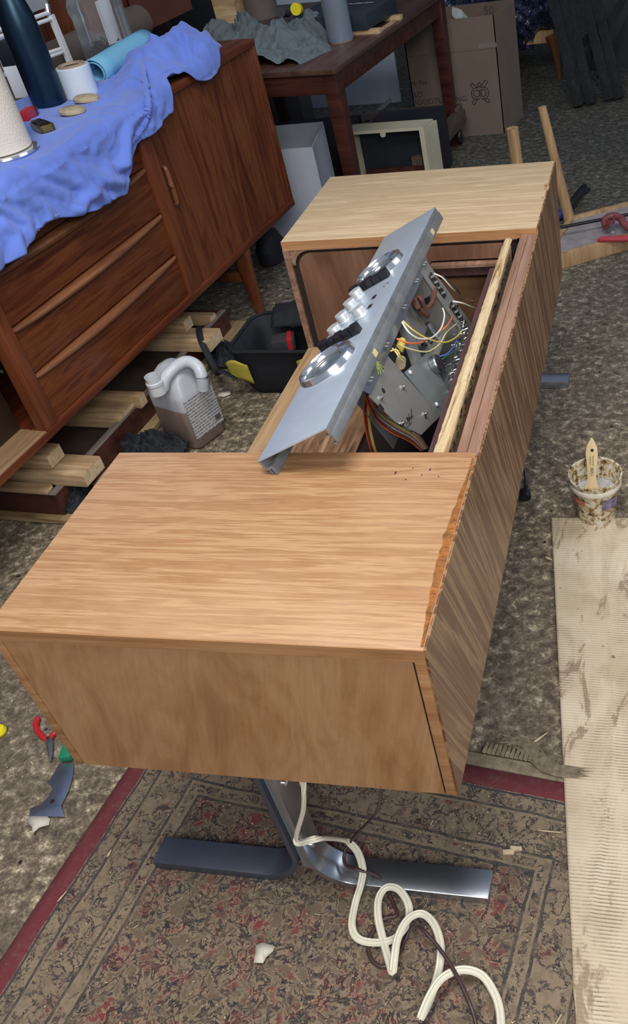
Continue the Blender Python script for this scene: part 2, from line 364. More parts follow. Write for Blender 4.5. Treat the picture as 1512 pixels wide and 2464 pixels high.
def m_cardsheet():
    m, nt, b = newmat('flattened_cardboard'); cv = coords(nt); sp = nt.nodes.new('ShaderNodeSeparateXYZ'); nt.links.new(cv, sp.inputs[0])
    wv = math_(nt, 'SINE', math_(nt, 'MULTIPLY', math_(nt, 'ADD', sp.outputs[1], math_(nt, 'MULTIPLY', noise_t(nt, cv, 3, 3), .012)), 1050))
    nn = noise_t(nt, cv, 7, 5, .6)
    c = ramp(nt, nn, [(.3, (.50, .40, .265)), (.5, (.62, .51, .36)), (.7, (.72, .62, .46))])
    rub = noise_t(nt, coords(nt, (2.2, 1, 1)), 5, 6, .75, .5)
    k = math_(nt, 'MULTIPLY', ramp(nt, wv, [(-.0, (0, 0, 0)), (.95, (1, 1, 1))]), ramp(nt, rub, [(.46, (.06, .06, .06)), (.62, (.8, .8, .8))]))
    c = mix(nt, k, c, (.16, .125, .09))
    st = noise_t(nt, coords(nt, (2.6, 1, 1), (0, 0, 0), (3, 1, 0)), 6, 6, .68, 1.0)
    c = mix(nt, ramp(nt, st, [(.56, (0, 0, 0)), (.61, (.8, .8, .8))]), c, (.27, .19, .125))
    fl = voro(nt, cv, 22); c = mix(nt, ramp(nt, math_(nt, 'ADD', fl, math_(nt, 'MULTIPLY', nn, .4)), [(.22, (.8, .8, .8)), (.27, (0, 0, 0))]), c, (.10, .07, .05))
    nt.links.new(c, b.inputs['Base Color']); b.inputs['Roughness'].default_value = .85
    bump(nt, b, wv, .25, .0012); return m
M['cardsheet'] = m_cardsheet()
def m_tub():
    m, nt, b = newmat('stained_paint_tub'); cv = coords(nt)
    n = noise_t(nt, cv, 62, 8, .72, .35)
    c = ramp(nt, n, [(.36, (.03, .018, .012)), (.42, (.22, .12, .04)), (.47, (.45, .32, .13)), (.52, (.70, .62, .46)), (.60, (.80, .76, .66))])
    nt.links.new(c, b.inputs['Base Color']); b.inputs['Roughness'].default_value = .3; bump(nt, b, n, .8, .004); return m
M['tub'] = m_tub()
def m_towel():
    m, nt, b = newmat('paper_towel'); cv = coords(nt)
    b.inputs['Base Color'].default_value = (.72, .66, .56, 1); b.inputs['Roughness'].default_value = .95
    bump(nt, b, voro(nt, cv, 260), .4, .002); return m
M['towel'] = m_towel()
def m_jug():
    m, nt, b = newmat('milky_jug_plastic'); cv = coords(nt); sp = nt.nodes.new('ShaderNodeSeparateXYZ'); nt.links.new(cv, sp.inputs[0])
    c = ramp(nt, math_(nt, 'MULTIPLY', sp.outputs[2], 3), [(.365, (.30, .22, .19)), (.38, (.53, .55, .60)), (1, (.58, .62, .68))])
    nt.links.new(c, b.inputs['Base Color']); b.inputs['Roughness'].default_value = .32; b.inputs['Subsurface Weight'].default_value = .0
    b.inputs['Transmission Weight'].default_value = .12; return m
M['jug'] = m_jug()
def m_print(name, basec, inkc, rows, cols, thr=.5):
    m, nt, b = newmat(name); cv = coords(nt); sp = nt.nodes.new('ShaderNodeSeparateXYZ'); nt.links.new(cv, sp.inputs[0])
    r = math_(nt, 'GREATER_THAN', math_(nt, 'SINE', math_(nt, 'MULTIPLY', sp.outputs[1], rows)), -.1)
    nz = noise_t(nt, coords(nt, (cols, rows/6.283, 0)), 1, 2, .8)
    k = math_(nt, 'MULTIPLY', r, math_(nt, 'GREATER_THAN', nz, thr))
    c = mix(nt, math_(nt, 'MULTIPLY', k, .8), basec, inkc); nt.links.new(c, b.inputs['Base Color']); b.inputs['Roughness'].default_value = .5; return m
M['jarplastic'] = mat('clear_jar_plastic', (.85, .88, .9), .12, 0, .02, trans=.92, ior=1.2)
M['bottle'] = mat('dark_blue_steel_bottle', (.03, .06, .09), .36, .9, .1, 6)
def m_plasticwrap():
    m, nt, b = newmat('plastic_wrapped_blue'); cv = coords(nt)
    b.inputs['Base Color'].default_value = (.012, .024, .075, 1); b.inputs['Roughness'].default_value = .18; b.inputs['Coat Weight'].default_value = 1
    b.inputs['Coat Roughness'].default_value = .05
    bump(nt, b, noise_t(nt, cv, 26, 5, .6, 1.5), 1.0, .02); return m
M['bluewrap'] = m_plasticwrap()

# ================================================================ SETTING
mb = MB(); mb.box(-4, 4, -2.5, 8, -.05, 0)
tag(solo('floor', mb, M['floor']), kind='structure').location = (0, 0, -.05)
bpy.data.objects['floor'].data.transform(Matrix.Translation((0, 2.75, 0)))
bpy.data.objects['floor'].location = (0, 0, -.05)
M['wall'] = mat('dark_shop_wall', (.045, .045, .05), .9, var=.3, vs=2)
solo('wall_back', MB().box(-4, 4, 8, 8.1, 0, 3.4), M['wall'], kind='structure')
solo('wall_left', MB().box(-4.1, -4, -2.5, 8.1, 0, 3.4), M['wall'], kind='structure')

# rug -------------------------------------------------------------
RUGR = math.radians(-7.3); RC = V((-.126, .343, 0))
Rm = Matrix.Translation((RC.x, RC.y, 0)) @ Matrix.Rotation(RUGR, 4, 'Z')
rg = root('rug', Rm.translation, RUGR, 'worn oriental rug with a red edge band lying under the near end of the console', 'rug')
FX = .655
def rugf(a, b_): x = a*.965; y = -b_*1.3; return V((x, y, .005+.0015*noise.noise(V((x*7, y*7, 0)))))
mb = MB(); mb.grid(rugf, 60, 40)
pile = part('pile', mb, M['rug'], rg); so = pile.modifiers.new('s', 'SOLIDIFY'); so.thickness = .004; so.offset = -1
mb2 = MB()
for i in range(13):      # braided stub row
    x = FX+i*.0085; mb2.tube(smooth_path([(x, .028, .006), (x+.002, .038, .010), (x+.004*random.random(), .050, .006)], 3), [.0042]*3+[.0036]*3+[.003], 6)
part('fringe', mb2, M['rope'], rg, label='short tan knotted fringe')
mb2 = MB()
for i in range(40):
    t0 = random.random()*.05; pts = [(FX+.02+t0, .056+random.random()*.02, .006), (FX+.075, .064-random.random()*.02, .012), (FX+.115, .034-random.random()*.02, .012), (FX+.15, .010+random.random()*.014, .010), (FX+.20+random.random()*.03, .020+random.random()*.02, .006)]
    mb2.tube(smooth_path([V(p)+V((random.uniform(-.006, .006), random.uniform(-.008, .008), 0)) for p in pts], 5), .0013, 4)
part('frayed_cord', mb2, M['rope'], rg, label='loose twisted bundle of frayed warp threads')
mb2 = MB(); mb2.box(.0, .965, 0, .026, .002, .0062); part('selvedge', mb2, M['rope'], rg, bevel=.001)

# ================================================================ CONSOLE
W, A, G, L, ZB, ZT = .575, .374, .787, 1.556, .325, .615
con = root('stereo_console', (0, 0, 0), 0, 'long low wooden stereo console stripped for refinishing, on steel pedestal feet', 'stereo console')
def slab(y0, y1, name, m, label):
    mb = MB(); mb.box(0, W-.002, y0, y1, ZT-.02, ZT); o = part(name, mb, m, con, bevel=.0012, label=label)
    return o
t1 = slab(0, A, 'top_panel', M['top'], 'glossy damp orange-brown top of the near cabinet')
t2 = slab(A+G, L, 'top_panel', M['topfar'], 'pale freshly sanded top of the far cabinet')
for t, y0, y1 in ((t1, 0, A), (t2, A+G, L)):
    mb = MB(); mb.box(.0, W-.002, y0-.0012, y0, ZT-.0205, ZT-.0008); part('edge_band', mb, M['edge'], t)
# chipped veneer and glue along the right edge of the near top
mb = MB(); n = 60
up, lo_ = [], []
for i in range(n+1):
    y = .004+(A-.02)*i/n
    wd = .003+.009*max(0, math.sin(math.pi*min(1, (y/.33)))**1.2)*(1+.5*noise.noise(V((y*60, 0, 0))))
    up.append((W-.003-wd, y)); lo_.append((W-.003, y))
for i in range(n):
    z0 = ZT+.0006; h = .0015*(1+noise.noise(V((i*.9, 2, 0))))
    v = mb._v([(up[i][0], up[i][1], z0), (up[i+1][0], up[i+1][1], z0), ((up[i+1][0]+W)/2, up[i+1][1], z0+h), ((up[i][0]+W)/2, up[i][1], z0+h), (lo_[i+1][0], lo_[i+1][1], z0-.0003), (lo_[i][0], lo_[i][1], z0-.0003)])
    mb.bm.faces.new((v[0], v[1], v[2], v[3])); mb.bm.faces.new((v[3], v[2], v[4], v[5]))
part('glue_bead', mb, M['glue'], t1, label='amber glue along the chipped veneer edge')
mb = MB()
for (x, y, s) in ((.463, .322, .0022), (.482, .308, .0012), (.503, .318, .0012), (.512, .33, .002), (.528, .315, .001), (.487, .334, .001)):
    mb.box(x, x+s, y, y+s*2, ZT, ZT+.001)
part('debris', mb, M['purple'], t1)
mb = MB()
for (x, y, s) in ((W-.010, A+G+.23, .010), (W-.009, A+G+.16, .006), (W-.007, A+G+.21, .014)):
    mb.box(x, x+.009, y, y+s*1.6, ZT-.001, ZT+.0006)
part('chipped_spot', mb, M['lightwood'], t2)
# end panels
mb = MB(); mb.box(.014, W-.019, .0008, .012, ZB, ZT-.0205); part('end_panel', mb, M['end'], con)
boxes('corner_strip', M['edge'], con, [(0, .0125, .0, .02, ZB, ZT-.0205), (W-.0165, W-.0025, .0, .016, ZB, ZT-.0205)], .0006)
boxes('joint_gap', M['groove'], con, [(.0125, .014, .002, .01, ZB+.001, ZT-.021), (W-.019, W-.0165, .0025, .01, ZB+.001, ZT-.021)])
mb = MB(); mb.box(.0, W-.002, L-.012, L, ZB, ZT-.02); part('far_end_panel', mb, M['end'], con)
# grille side: long striped veneer panel, ragged torn edge on top
mb = MB(); n = 120
def sidez(y):
    z = ZT-.0006
    if A < y < A+G: z = ZT-.012 - .003*abs(noise.noise(V((y*55, 0, 0)))) - .004*max(0, noise.noise(V((y*13, 5, 0))))
    return z
ys = [0]+[L*i/n for i in range(1, n)]+[L]
ys = sorted(set(ys+[A-.0005, A+.0005, A+G-.0005, A+G+.0005]))
rows = []
for y in ys:
    z1 = sidez(y); bow = .0
    rows.append((V((W-.0022, y, ZB)), V((W+.001, y, ZB)), V((W+.001, y, z1)), V((W-.0022, y, z1))))
vs = [[mb.bm.verts.new(p) for p in r] for r in rows]
for a, b_ in zip(vs, vs[1:]):
    for k in range(4): mb.bm.faces.new((a[k], a[(k+1) % 4], b_[(k+1) % 4], b_[k]))
mb.bm.faces.new(vs[0]); mb.bm.faces.new(vs[-1][::-1])
part('side_panel', mb, M['stripe'], con, label='long side with slanting dark and light striped veneer')
mb = MB()
for i in range(70):
    y = A+.01+(G-.02)*random.random(); x = W-.002+random.uniform(-.001, .003); z = sidez(y)
    mb.beam((x, y, z-.003), (x+random.uniform(-.003, .004), y+random.uniform(-.008, .008), z+random.uniform(.0, .004)), .0012, .0006)
part('splinter', mb, M['rail'], con, kind='stuff')
# rails beside the bay
boxes('side_rail', M['rail'], con, [(.539, .554, A-.02, A+G+.004, .50, ZT-.012), (.5545, W-.0025, A-.02, A+G+.004, .50, ZT-.0135)], .0008)
def torn(a, b_):
    y = A-.01+a*(G+.0); x0, x1 = .501+.004*a, .524-.003*a
    k = b_; x = x0+(x1-x0)*k+.0009*noise.noise(V((y*50, k*3, 0)))
    z = .600+.0022*noise.noise(V((y*60, k*4, 3)))-(.004 if k in (0, 1) else 0)
    return V((x, y, z))
mb = MB(); mb.grid(torn, 90, 4); mb.box(.502, .521, A-.01, A+G-.03, ZB+.02, .592)
part('divider', mb, M['torn'], con, ang=60, label='divider board with torn pale plywood edge')
mb = MB(); mb.box(.489, .501, A-.01, A+G-.12, ZB+.02, .586); part('maroon_strip', mb, M['purple'], con)
mb = MB(); mb.box(.521, .539, A, A+G, ZB+.01, .45); part('slot_bottom', mb, M['groove'], con)
mb = MB()
for i in range(60):
    y = A+.02+(G-.06)*random.random(); x = .5225+random.uniform(0, .004)
    mb.tube([(x, y, .585), (x+random.uniform(0, .005), y+random.uniform(-.006, .006), .590+random.uniform(0, .006)), (x+random.uniform(-.002, .006), y+random.uniform(-.006, .006), .584)], .0007, 4)
part('burr', mb, M['darkcloth'], con, kind='stuff')
# bottom boards of the bay and pods
mb = MB(); mb.box(0, .075, A, A+G+.0, ZB, ZB+.024); part('bottom_board', mb, M['lightwood'], con, bevel=.001)
mb = MB(); mb.box(.075, .235, A, A+G, ZB, ZB+.022); part('bottom_board', mb, M['floorwood'], con)
boxes('base_board', M['groove'], con, [(.235, W-.003, .012, L-.012, ZB, ZB+.012), (0.001, .235, .012, A, ZB, ZB+.012), (0.001, .235, A+G, L-.012, ZB, ZB+.012)])  # cabinet floor painted near-black to stand in for interior shade
boxes('back_board', M['lightwood'], con, [(0, .012, .02, A, ZB, ZT-.0205), (0, .012, A+G, L-.012, ZB, ZT-.0205)])
mb = MB(); mb.box(.012, .50, A-.012, A, ZB+.012, ZT-.0205); part('near_bay_wall', mb, M['inner'], con)
# far bay wall: recess, rounded panel, upper rail and ledge
Y1 = A+G
boxes('wall_frame', M['rail'], con, [(.0, .014, Y1-.004, Y1+.012, ZB+.024, ZT-.0205), (.0, .53, Y1-.001, Y1+.002, ZT-.0225, ZT-.0205)])
def rr(x0, x1, z0, z1, r, y, corners='tl'):
    pts = [(x0, y, z0), (x1, y, z0), (x1, y, z1)]
    for k in range(9):
        a = math.pi/2+math.pi/2*k/8; pts.append((x0+r+r*math.cos(a), y, z1-r+r*math.sin(a)))
    return pts
boxes('recess', M['groove'], con, [(.012, .34, Y1+.004, Y1+.012, ZB+.02, ZT-.021), (.34, .53, Y1+.004, Y1+.012, .55, ZT-.021)])
mb = MB(); mb.prism(rr(.030, .335, ZB+.034, ZT-.030, .032, Y1+.005), (0, -.006, 0)); part('bay_wall', mb, M['inner'], con, label='brown inner wall with one rounded corner')
mb = MB(); mb.prism([(.012, Y1+.004, .56), (.012, Y1+.004, ZT-.021), (.055, Y1+.004, ZT-.021)]+[(.022+.035*(1-math.sin(a)), Y1+.004, ZT-.058+.034*math.cos(a)) for a in [math.pi/2*k/8 for k in range(9)]][::1], (0, -.004, 0)); part('corner_fillet', mb, M['rail'], con)
mb = MB(); mb.box(.335, .515, Y1-.001, Y1+.006, .553, ZT-.030); part('upper_rail', mb, M['inner'], con)
mb = MB(); mb.box(.337, .497, Y1-.016, Y1+.004, .541, .548); part('ledge', mb, M['rail'], con); mb = MB(); mb.box(.337, .497, Y1-.010, Y1+.004, .520, .541); part('under_ledge', mb, M['purple'], con)
mb = MB(); mb.prism([(.10+.009*math.cos(a), Y1-.0012, .385+.008*math.sin(a)) for a in [k*math.pi/6 for k in range(12)]], (0, -.0006, 0)); part('peg_hole', mb, M['groove'], con)
# pedestals
def pedestal(yc, dull):
    mat2 = M['foot']
    mb = MB(); mb.box(.2795, .2905, yc-.016, yc+.018, .05, ZB); fl = part('pedestal', mb, M['chassis2'], con)  # web in darker metal, its tone lowered to paint in the shade
    def footbar(side, m, label):
        # side -1 = left bar
        pts = []
        cx = .285+side*.011
        xe = .003 if side < 0 else .580
        r = .075
        path = [(xe, .013), (cx+side*r, .013)]
        for k in range(1, 9):
            a = math.pi/2*k/8; path.append((cx+side*r-side*r*math.sin(a), .013+r-r*math.cos(a)))
        path.append((cx, ZB))
        mb = MB(); rings = []
        for i, (x, z) in enumerate(path):
            a = path[max(0, i-1)]; b_ = path[min(len(path)-1, i+1)]; tx, tz = b_[0]-a[0], b_[1]-a[1]; l = math.hypot(tx, tz); nx, nz = -tz/l, tx/l
            h = .011 if i < 2 else max(.0045, .011-.0009*i)
            rings.append([mb.bm.verts.new((x+nx*h*s1, yc+.024*s2, z+nz*h*s1)) for s1, s2 in ((-1, -1), (1, -1), (1, 1), (-1, 1))])
        for p, q in zip(rings, rings[1:]):
            for k in range(4): mb.bm.faces.new((p[k], p[(k+1) % 4], q[(k+1) % 4], q[k]))
        mb.bm.faces.new(rings[0]); mb.bm.faces.new(rings[-1][::-1])
        return part('foot_bar', mb, m, fl, bevel=.002, label=label)
    footbar(-1, M['footshade'], 'left steel foot bar with shade put into its dark bluish colour'); footbar(1, M['foot'], 'bright brushed right foot bar')
    for z in (.10, .27): part('bolt', MB().lathe([(.006, 0), (.006, .004), (.003, .006)], frame((.3006, yc-.004, z), (0, 1, 0), (0, 0, 1)), 12), M['screw'], fl)
    return fl
pedestal(.036, True); pedestal(1.530, False)

# ================================================================ TUNER UNIT lifted out of the bay
TA = math.radians(26); WU, LU = .131, .778
tun = root('tuner_amplifier', (.262, .318, .640), 0, 'silver tuner amplifier tilted out of the console bay with its faceplate and wired chassis', 'amplifier', eul=(0, -TA, 0))
TM = Matrix.Translation((.262, .318, .640)) @ Matrix.Rotation(-TA, 4, 'Y'); TI = TM.inverted()
UN = TM.to_3x3() @ V((0, 0, 1)); UU = TM.to_3x3() @ V((1, 0, 0))
def onface(u, v, n=0): return TI @ PL(u, v, TM @ V((0, 0, n)), UN)
def onside(u, v, x=WU): return TI @ PL(u, v, TM @ V((x, 0, 0)), UU)
mb = MB(); mb.box(0, WU, 0, LU, -.0025, 0); fp = part('faceplate', mb, M['plate'], tun, bevel=.0006)
mb = MB(); mb.box(WU-.0025, WU, 0, LU, -.012, -.001); mb.box(WU-.010, WU-.0005, 0, LU, -.0135, -.0115); mb.box(WU-.0005, WU+.002, 0, LU, -.028, -.012); mb.box(WU-.008, WU+.002, 0, LU, -.0285, -.0265)
part('right_flange', mb, M['flange'], tun, bevel=.0004)
mb = MB(); mb.box(.0, .0025, 0, LU, -.018, -.001); mb.box(.002, .012, 0, LU, -.020, -.0175); mb.box(.0105, .0125, 0, LU, -.033, -.018); mb.box(.005, .0065, 0, LU, -.031, -.0195)
part('left_flange', mb, M['flange'], tun, bevel=.0003)
# chassis flange with tabs
mb = MB(); mb.prism([(WU-.004, .135, -.026), (WU-.004, .62, -.026), (WU-.004, .60, -.044), (WU-.004, .15, -.046)], (.0016, 0, 0)); br = part('bracket', mb, M['steel'], tun)
for y in (.165, .27, .40, .50, .57):
    for d in (0, .010): part('spring_tab', MB().tube([(WU-.002, y+d, -.030), (WU+.004, y+d+.002, -.034), (WU-.001, y+d+.004, -.041)], .0012, 5), M['chassis2'], tun)
boxes('adhesive_label', WC['cream'], tun, [(WU+.0015, WU+.0028, y, y+.014, -.024, -.014) for y in (.222, .685)])
mb = MB()
for i in range(16):
    a = random.random()*1.2-.2; mb.beam((WU+.003, .215, -.028), (WU+.004+random.random()*.003, .215-.03*math.sin(a)*random.random(), -.028-.022*random.random()), .0012, .0004)
part('frayed_tape', mb, M['leaf'], tun)
def ring(cx, cy, R, nm):
    o_ = part('dial_ring', MB().lathe([(R-.011, .0005), (R-.0095, .007), (R-.007, .010), (R-.003, .009), (R, .0005)], Matrix.Translation((cx, cy, 0)), 64, cap=False), M['chrome'], tun, ang=50)
    part('dial_glass', MB().lathe([(0.0001, .0022), (R-.0105, .0012)], Matrix.Translation((cx, cy, 0)), 64), M['dial'], o_)
    part('dial_inner_ring', MB().lathe([(R*.58, .002), (R*.58, .004), (R*.56, .004), (R*.56, .002)], Matrix.Translation((cx, cy, 0)), 48, cap=False), M['chassis2'], o_)
ring(.050, .2275, .0545, 'near'); ring(.054, .571, .0525, 'far')
# push buttons: two rows across the plate
def button_row(x0, x1, y, n):
    for i in range(n):
        xa = x0+(x1-x0)*i/n
        h = .012 if i % 2 == 0 else .010
        mb = MB(); mb.box(xa+.0006, xa+(x1-x0)/n-.0006, y-.008, y+.008, 0, h+.004); part('push_button', mb, M['black'], tun, bevel=.001)
button_row(.012, .096, .3015, 5); button_row(.010, .096, .505, 5)
for (x, y) in ((.033, .476), (.033, .436), (.030, .392), (.074, .372), (.029, .345)):
    k = part('knob', MB().lathe([(.0135, .0), (.0145, .002), (.0125, .004), (.0125, .015), (.0118, .0165), (0.0001, .0168)], Matrix.Translation((x, y, 0)), 28), M['knob'], tun, ang=30)
mb = MB()
for x, y in ((.082, .432), (.084, .396)): mb.box(x-.004, x+.004, y-.006, y+.006, .0002, .0012)
part('switch_slot', mb, M['groove'], tun)
mb = MB(); mb.lathe([(.0065, 0), (.0065, .0012), (.005, .0012), (.005, 0)], Matrix.Translation((.100, .462, 0)), 20, cap=False); part('stamped_ring', mb, M['flange'], tun)
# side plates hanging below the faceplate
XS = WU-.004
mb = MB(); mb.prism([(XS, .146, -.046), (XS, .266, -.041), (XS, .286, -.193), (XS, .199, -.168), (XS, .160, -.11)], (-.0018, 0, 0)); pa = part('side_plate', mb, M['chassis'], tun)
mb = MB()
for (u, v) in ((968, 932), (1021, 997), (966, 1020), (915, 958)):
    q = onside(u, v, XS); mb.lathe([(.0045, 0), (.0045, .002), (.0022, .004), (.0018, .007)], frame(q, (0, 1, 0), (0, 0, 1)), 10)
part('screw', mb, M['screw'], pa)
mb = MB()
for (u, v, r) in ((923, 940, .0045), (922, 885, .0025), (981, 1008, .003), (1025, 1006, .002)):
    q = onside(u, v, XS); mb.lathe([(r, 0), (r, .0004)], frame(q, (0, 1, 0), (0, 0, 1)), 12)
q = onside(917, 982, XS); mb.box(q.x, q.x+.0005, q.y-.01, q.y+.006, q.z-.006, q.z+.006); part('punched_hole', mb, M['black'], pa)
mb = MB()
q = onside(985, 1012, XS+.0005)
for i in range(7): mb.beam(q+V((0, -.02+i*.006, .004*math.sin(i*2.1))), q+V((0, .004+i*.004, -.006*math.cos(i*1.7))), .0005, .0015, (1, 0, 0))
part('pen_scribble', mb, M['ink'], pa)
mb = MB(); mb.prism([(XS+.001, .2765, -.089), (XS+.001, .385, -.118), (XS+.001, .362, -.198), (XS+.001, .285, -.196)], (-.0018, 0, 0)); pb = part('cover_plate', mb, M['chassis2'], tun)
part('capacitor_can', MB().lathe([(.0165, 0), (.0165, .010), (.0145, .0125), (0.0001, .0125)], frame((XS+.002, .374, -.140), (0, 1, 0), (0, 0, 1)), 28), M['steel'], pb)
mb = MB()
for (u, v) in ((987, 896), (1051, 973)):
    q = onside(u, v, XS+.002); mb.lathe([(.004, 0), (.0035, .002), (.0001, .003)], frame(q, (0, 1, 0), (0, 0, 1)), 12)
part('screw', mb, M['white'], pb)
# chassis floor, back, end bracket with terminals
boxes('chassis_tray', M['chassis2'], tun, [(.02, XS-.003, .30, .59, -.205, -.203), (.02, .022, .27, .59, -.205, -.03)])
boxes('bulkhead', M['chassis'], tun, [(.07, XS-.002, .266, .268, -.11, -.035), (.02, XS+.002, .555, .557, -.20, -.03)])
mb = MB(); mb.prism([(XS, .55, -.036), (XS, .60, -.036), (XS, .61, -.20), (XS, .55, -.20)], (.0018, 0, 0)); eb = part('terminal_bracket', mb, M['chassis'], tun)
for z0 in (-.055, -.125):
    mb = MB(); mb.box(XS+.002, XS+.004, .566, .584, z0-.052, z0); st = part('terminal_strip', mb, M['black'], eb)
    mb = MB()
    for k in range(4): mb.lathe([(.0038, 0), (.0038, .0045), (.0022, .006)], frame((XS+.004, .575, z0-.007-k*.0125), (0, 1, 0), (0, 0, 1)), 10)
    part('terminal_screw', mb, M['screw'], st)
# transformer, capacitors, tuning gang, boards
mb = MB(); mb.box(.03, .10, .43, .50, -.12, -.05); part('transformer', mb, M['chassis'], tun, bevel=.004)
mb = MB()
for k in range(12): mb.box(.10, .112, .33+k*.007, .3325+k*.007, -.155, -.11)
part('tuning_gang', mb, M['steel'], tun)
mb = MB(); mb.prism([(XS-.006, .39, -.05), (XS-.006, .42, -.048), (XS-.006, .36, -.128), (XS-.006, .335, -.122)], (-.012, 0, 0)); part('if_can', mb, M['flange'], tun)
mb = MB(); mb.box(.07, XS-.006, .40, .54, -.150, -.146); pc = part('inner_shelf', mb, M['chassis'], tun)
mb = MB()
for i in range(9):
    mb.lathe([(.004, 0), (.004, .0006)], Matrix.Translation((.08+.012*(i % 3), .42+.035*(i//3), -.1455)), 10)
part('punched_hole', mb, M['black'], pc)
mb = MB(); Q = frame((XS-.004, .335, -.062), (-.3, .8, -.25), (0, .2, 1)); mb.lathe([(.0001, 0), (.008, 0), (.008, .028), (.0001, .028)], frame((XS-.006, .322, -.066), (0, 0, 1), (1, .1, 0)), 16)
part('paper_capacitor', mb, WC['yellow'], tun)
mb = MB(); mb.lathe([(.0001, 0), (.009, 0), (.009, .018), (.0001, .018)], frame((XS-.006, .292, -.080), (0, 0, 1), (1, .2, 0)), 16); part('coil', mb, M['tan'], tun)
mb = MB()
for i in range(7):
    x = .04+random.random()*.06; y = .45+random.random()*.09; mb.lathe([(.006+.003*random.random(), 0), (.007, .03), (.0001, .03)], Matrix.Translation((x, y, -.145)), 12)
part('electrolytic_can', mb, M['steel'], tun)
# circuit board along the lower right with solder pins
mb = MB(); mb.prism([(XS+.004, .39, -.19), (XS+.004, .55, -.165), (XS+.004, .56, -.205), (XS+.004, .36, -.215)], (-.0015, 0, 0)); pcb = part('circuit_board', mb, M['chassis2'], tun)
mb = MB()
for i in range(95):
    y = random.uniform(.37, .56); z = random.uniform(-.205, -.165); q = V((XS+.004, y, z))
    mb.tube([q, q+V((random.uniform(.004, .012), random.uniform(-.004, .004), random.uniform(-.004, .004)))], .0009, 4)
    if i % 3 == 0: mb.tube(smooth_path([q, q+V((.008, random.uniform(-.012, .012), .01)), q+V((.0, random.uniform(-.014, .014), .014))], 3), .0007, 4)
part('solder_pin', mb, M['screw'], pcb, kind='stuff')
# wires on the visible side, drawn in the plane just outside the plates
def wire(col, pts, x=WU+.006, r=.0013, bulge=.012, parent=tun, name='wire'):
    n = len(pts); q = []
    for i, (u, v) in enumerate(pts):
        q.append(onside(u, v, x+bulge*math.sin(math.pi*i/(n-1))))
    return part(name, MB().tube(smooth_path(q, 6), r, 6), WC[col], parent)
wire('white', [(968, 775), (985, 800), (1010, 815), (1040, 812), (1062, 790), (1070, 760), (1066, 742)], r=.0016)
wire('yellow', [(970, 772), (995, 795), (1030, 815), (1070, 824), (1098, 812), (1112, 796)], r=.0016)
wire('cream', [(966, 832), (995, 842), (1030, 846), (1058, 828), (1075, 800), (1098, 780)], r=.0013)
wire('orange', [(955, 815), (985, 826), (1015, 824), (1030, 814)], r=.0016)
wire('orange', [(1055, 800), (1075, 785), (1090, 762)], r=.0016)
wire('blue', [(1052, 858), (1075, 852), (1095, 830), (1103, 808)], r=.0013)
wire('green', [(1060, 868), (1085, 850), (1105, 845)], r=.0011)
wire('cream', [(945, 838), (955, 850), (962, 862), (972, 872)], r=.0013)
wire('yellow', [(940, 845), (955, 842), (965, 858), (975, 866)], r=.0013)
wire('black', [(948, 828), (960, 842), (968, 850), (975, 838)], r=.0014)
wire('red', [(1008, 712), (1014, 722), (1018, 735)], r=.0014)
wire('white', [(1090, 725), (1115, 730), (1148, 744)], r=.0016, x=WU+.012)
wire('black', [(1062, 662), (1095, 690), (1110, 715), (1100, 740)], r=.0016, x=WU+.0)
wire('white', [(1045, 658), (1065, 668), (1085, 690), (1095, 700)], r=.0014)
wire('brown', [(1085, 738), (1120, 730), (1140, 726), (1120, 720)], r=.0012, x=WU+.0)
for (u, v) in ((1040, 700), (1028, 725), (1000, 735), (1050, 735)):
    q = onside(u, v, WU-.03); part('coil_spool', MB().lathe([(.0001, 0), (.009, 0), (.009, .012), (.0001, .012)], frame(q, (0, 1, 0), (0, .3, 1)), 14), M['black'], tun)
wire('brown', [(1050, 665), (1046, 700), (1040, 728), (1028, 742)], r=.005, x=WU-.006, bulge=.002, name='sleeve')
wire('brown', [(995, 720), (1010, 745), (1030, 760)], r=.006, x=WU-.016, bulge=.002, name='sleeve')
# wire loom from under the faceplate down to the near end of the bay
loomc = ['orange', 'brown', 'red', 'green', 'white', 'blue', 'orange', 'yellow', 'cream', 'green', 'white', 'red', 'orange', 'blue']
for i, cname in enumerate(loomc):
    j = i*1.0; dx = random.uniform(-3, 3)
    pts = [(885-6+j*1.1, 948), (888+j*1.5, 975+dx), (905+j*2, 1010-j*1.2), (940+j*2, 1040-j*2), (985+j*1.5, 1062-j*1.6), (1015+j*1.2, 1085-j*.5)]
    wv = []
    for k, (u, v) in enumerate(pts):
        zz = [.600, .57, .52, .49, .475, .46][k]
        wv.append(TI @ P(u, v, zz))
    part('loom_wire', MB().tube(smooth_path(wv, 6), .0014, 6), WC[cname], tun)
for i, cname in enumerate(['orange', 'brown', 'red', 'cream', 'yellow']):
    wv = [TI @ P(u+i*3, v, z) for (u, v, z) in ((880, 950, .60), (876, 985, .55), (880, 1030, .5), (890, 1075, .46), (896, 1092, .44))]
    part('loom_wire', MB().tube(smooth_path(wv, 5), .0014, 6), WC[cname], tun)
# brown carton standing inside the far bay
solo('small_carton', MB().box(.345, .485, Y1+.02, Y1+.16, ZB+.013, .50), mat('inner_carton', (.20, .10, .045), .8), 'small brown carton inside the console behind the tuner chassis', 'carton', bevel=.002)

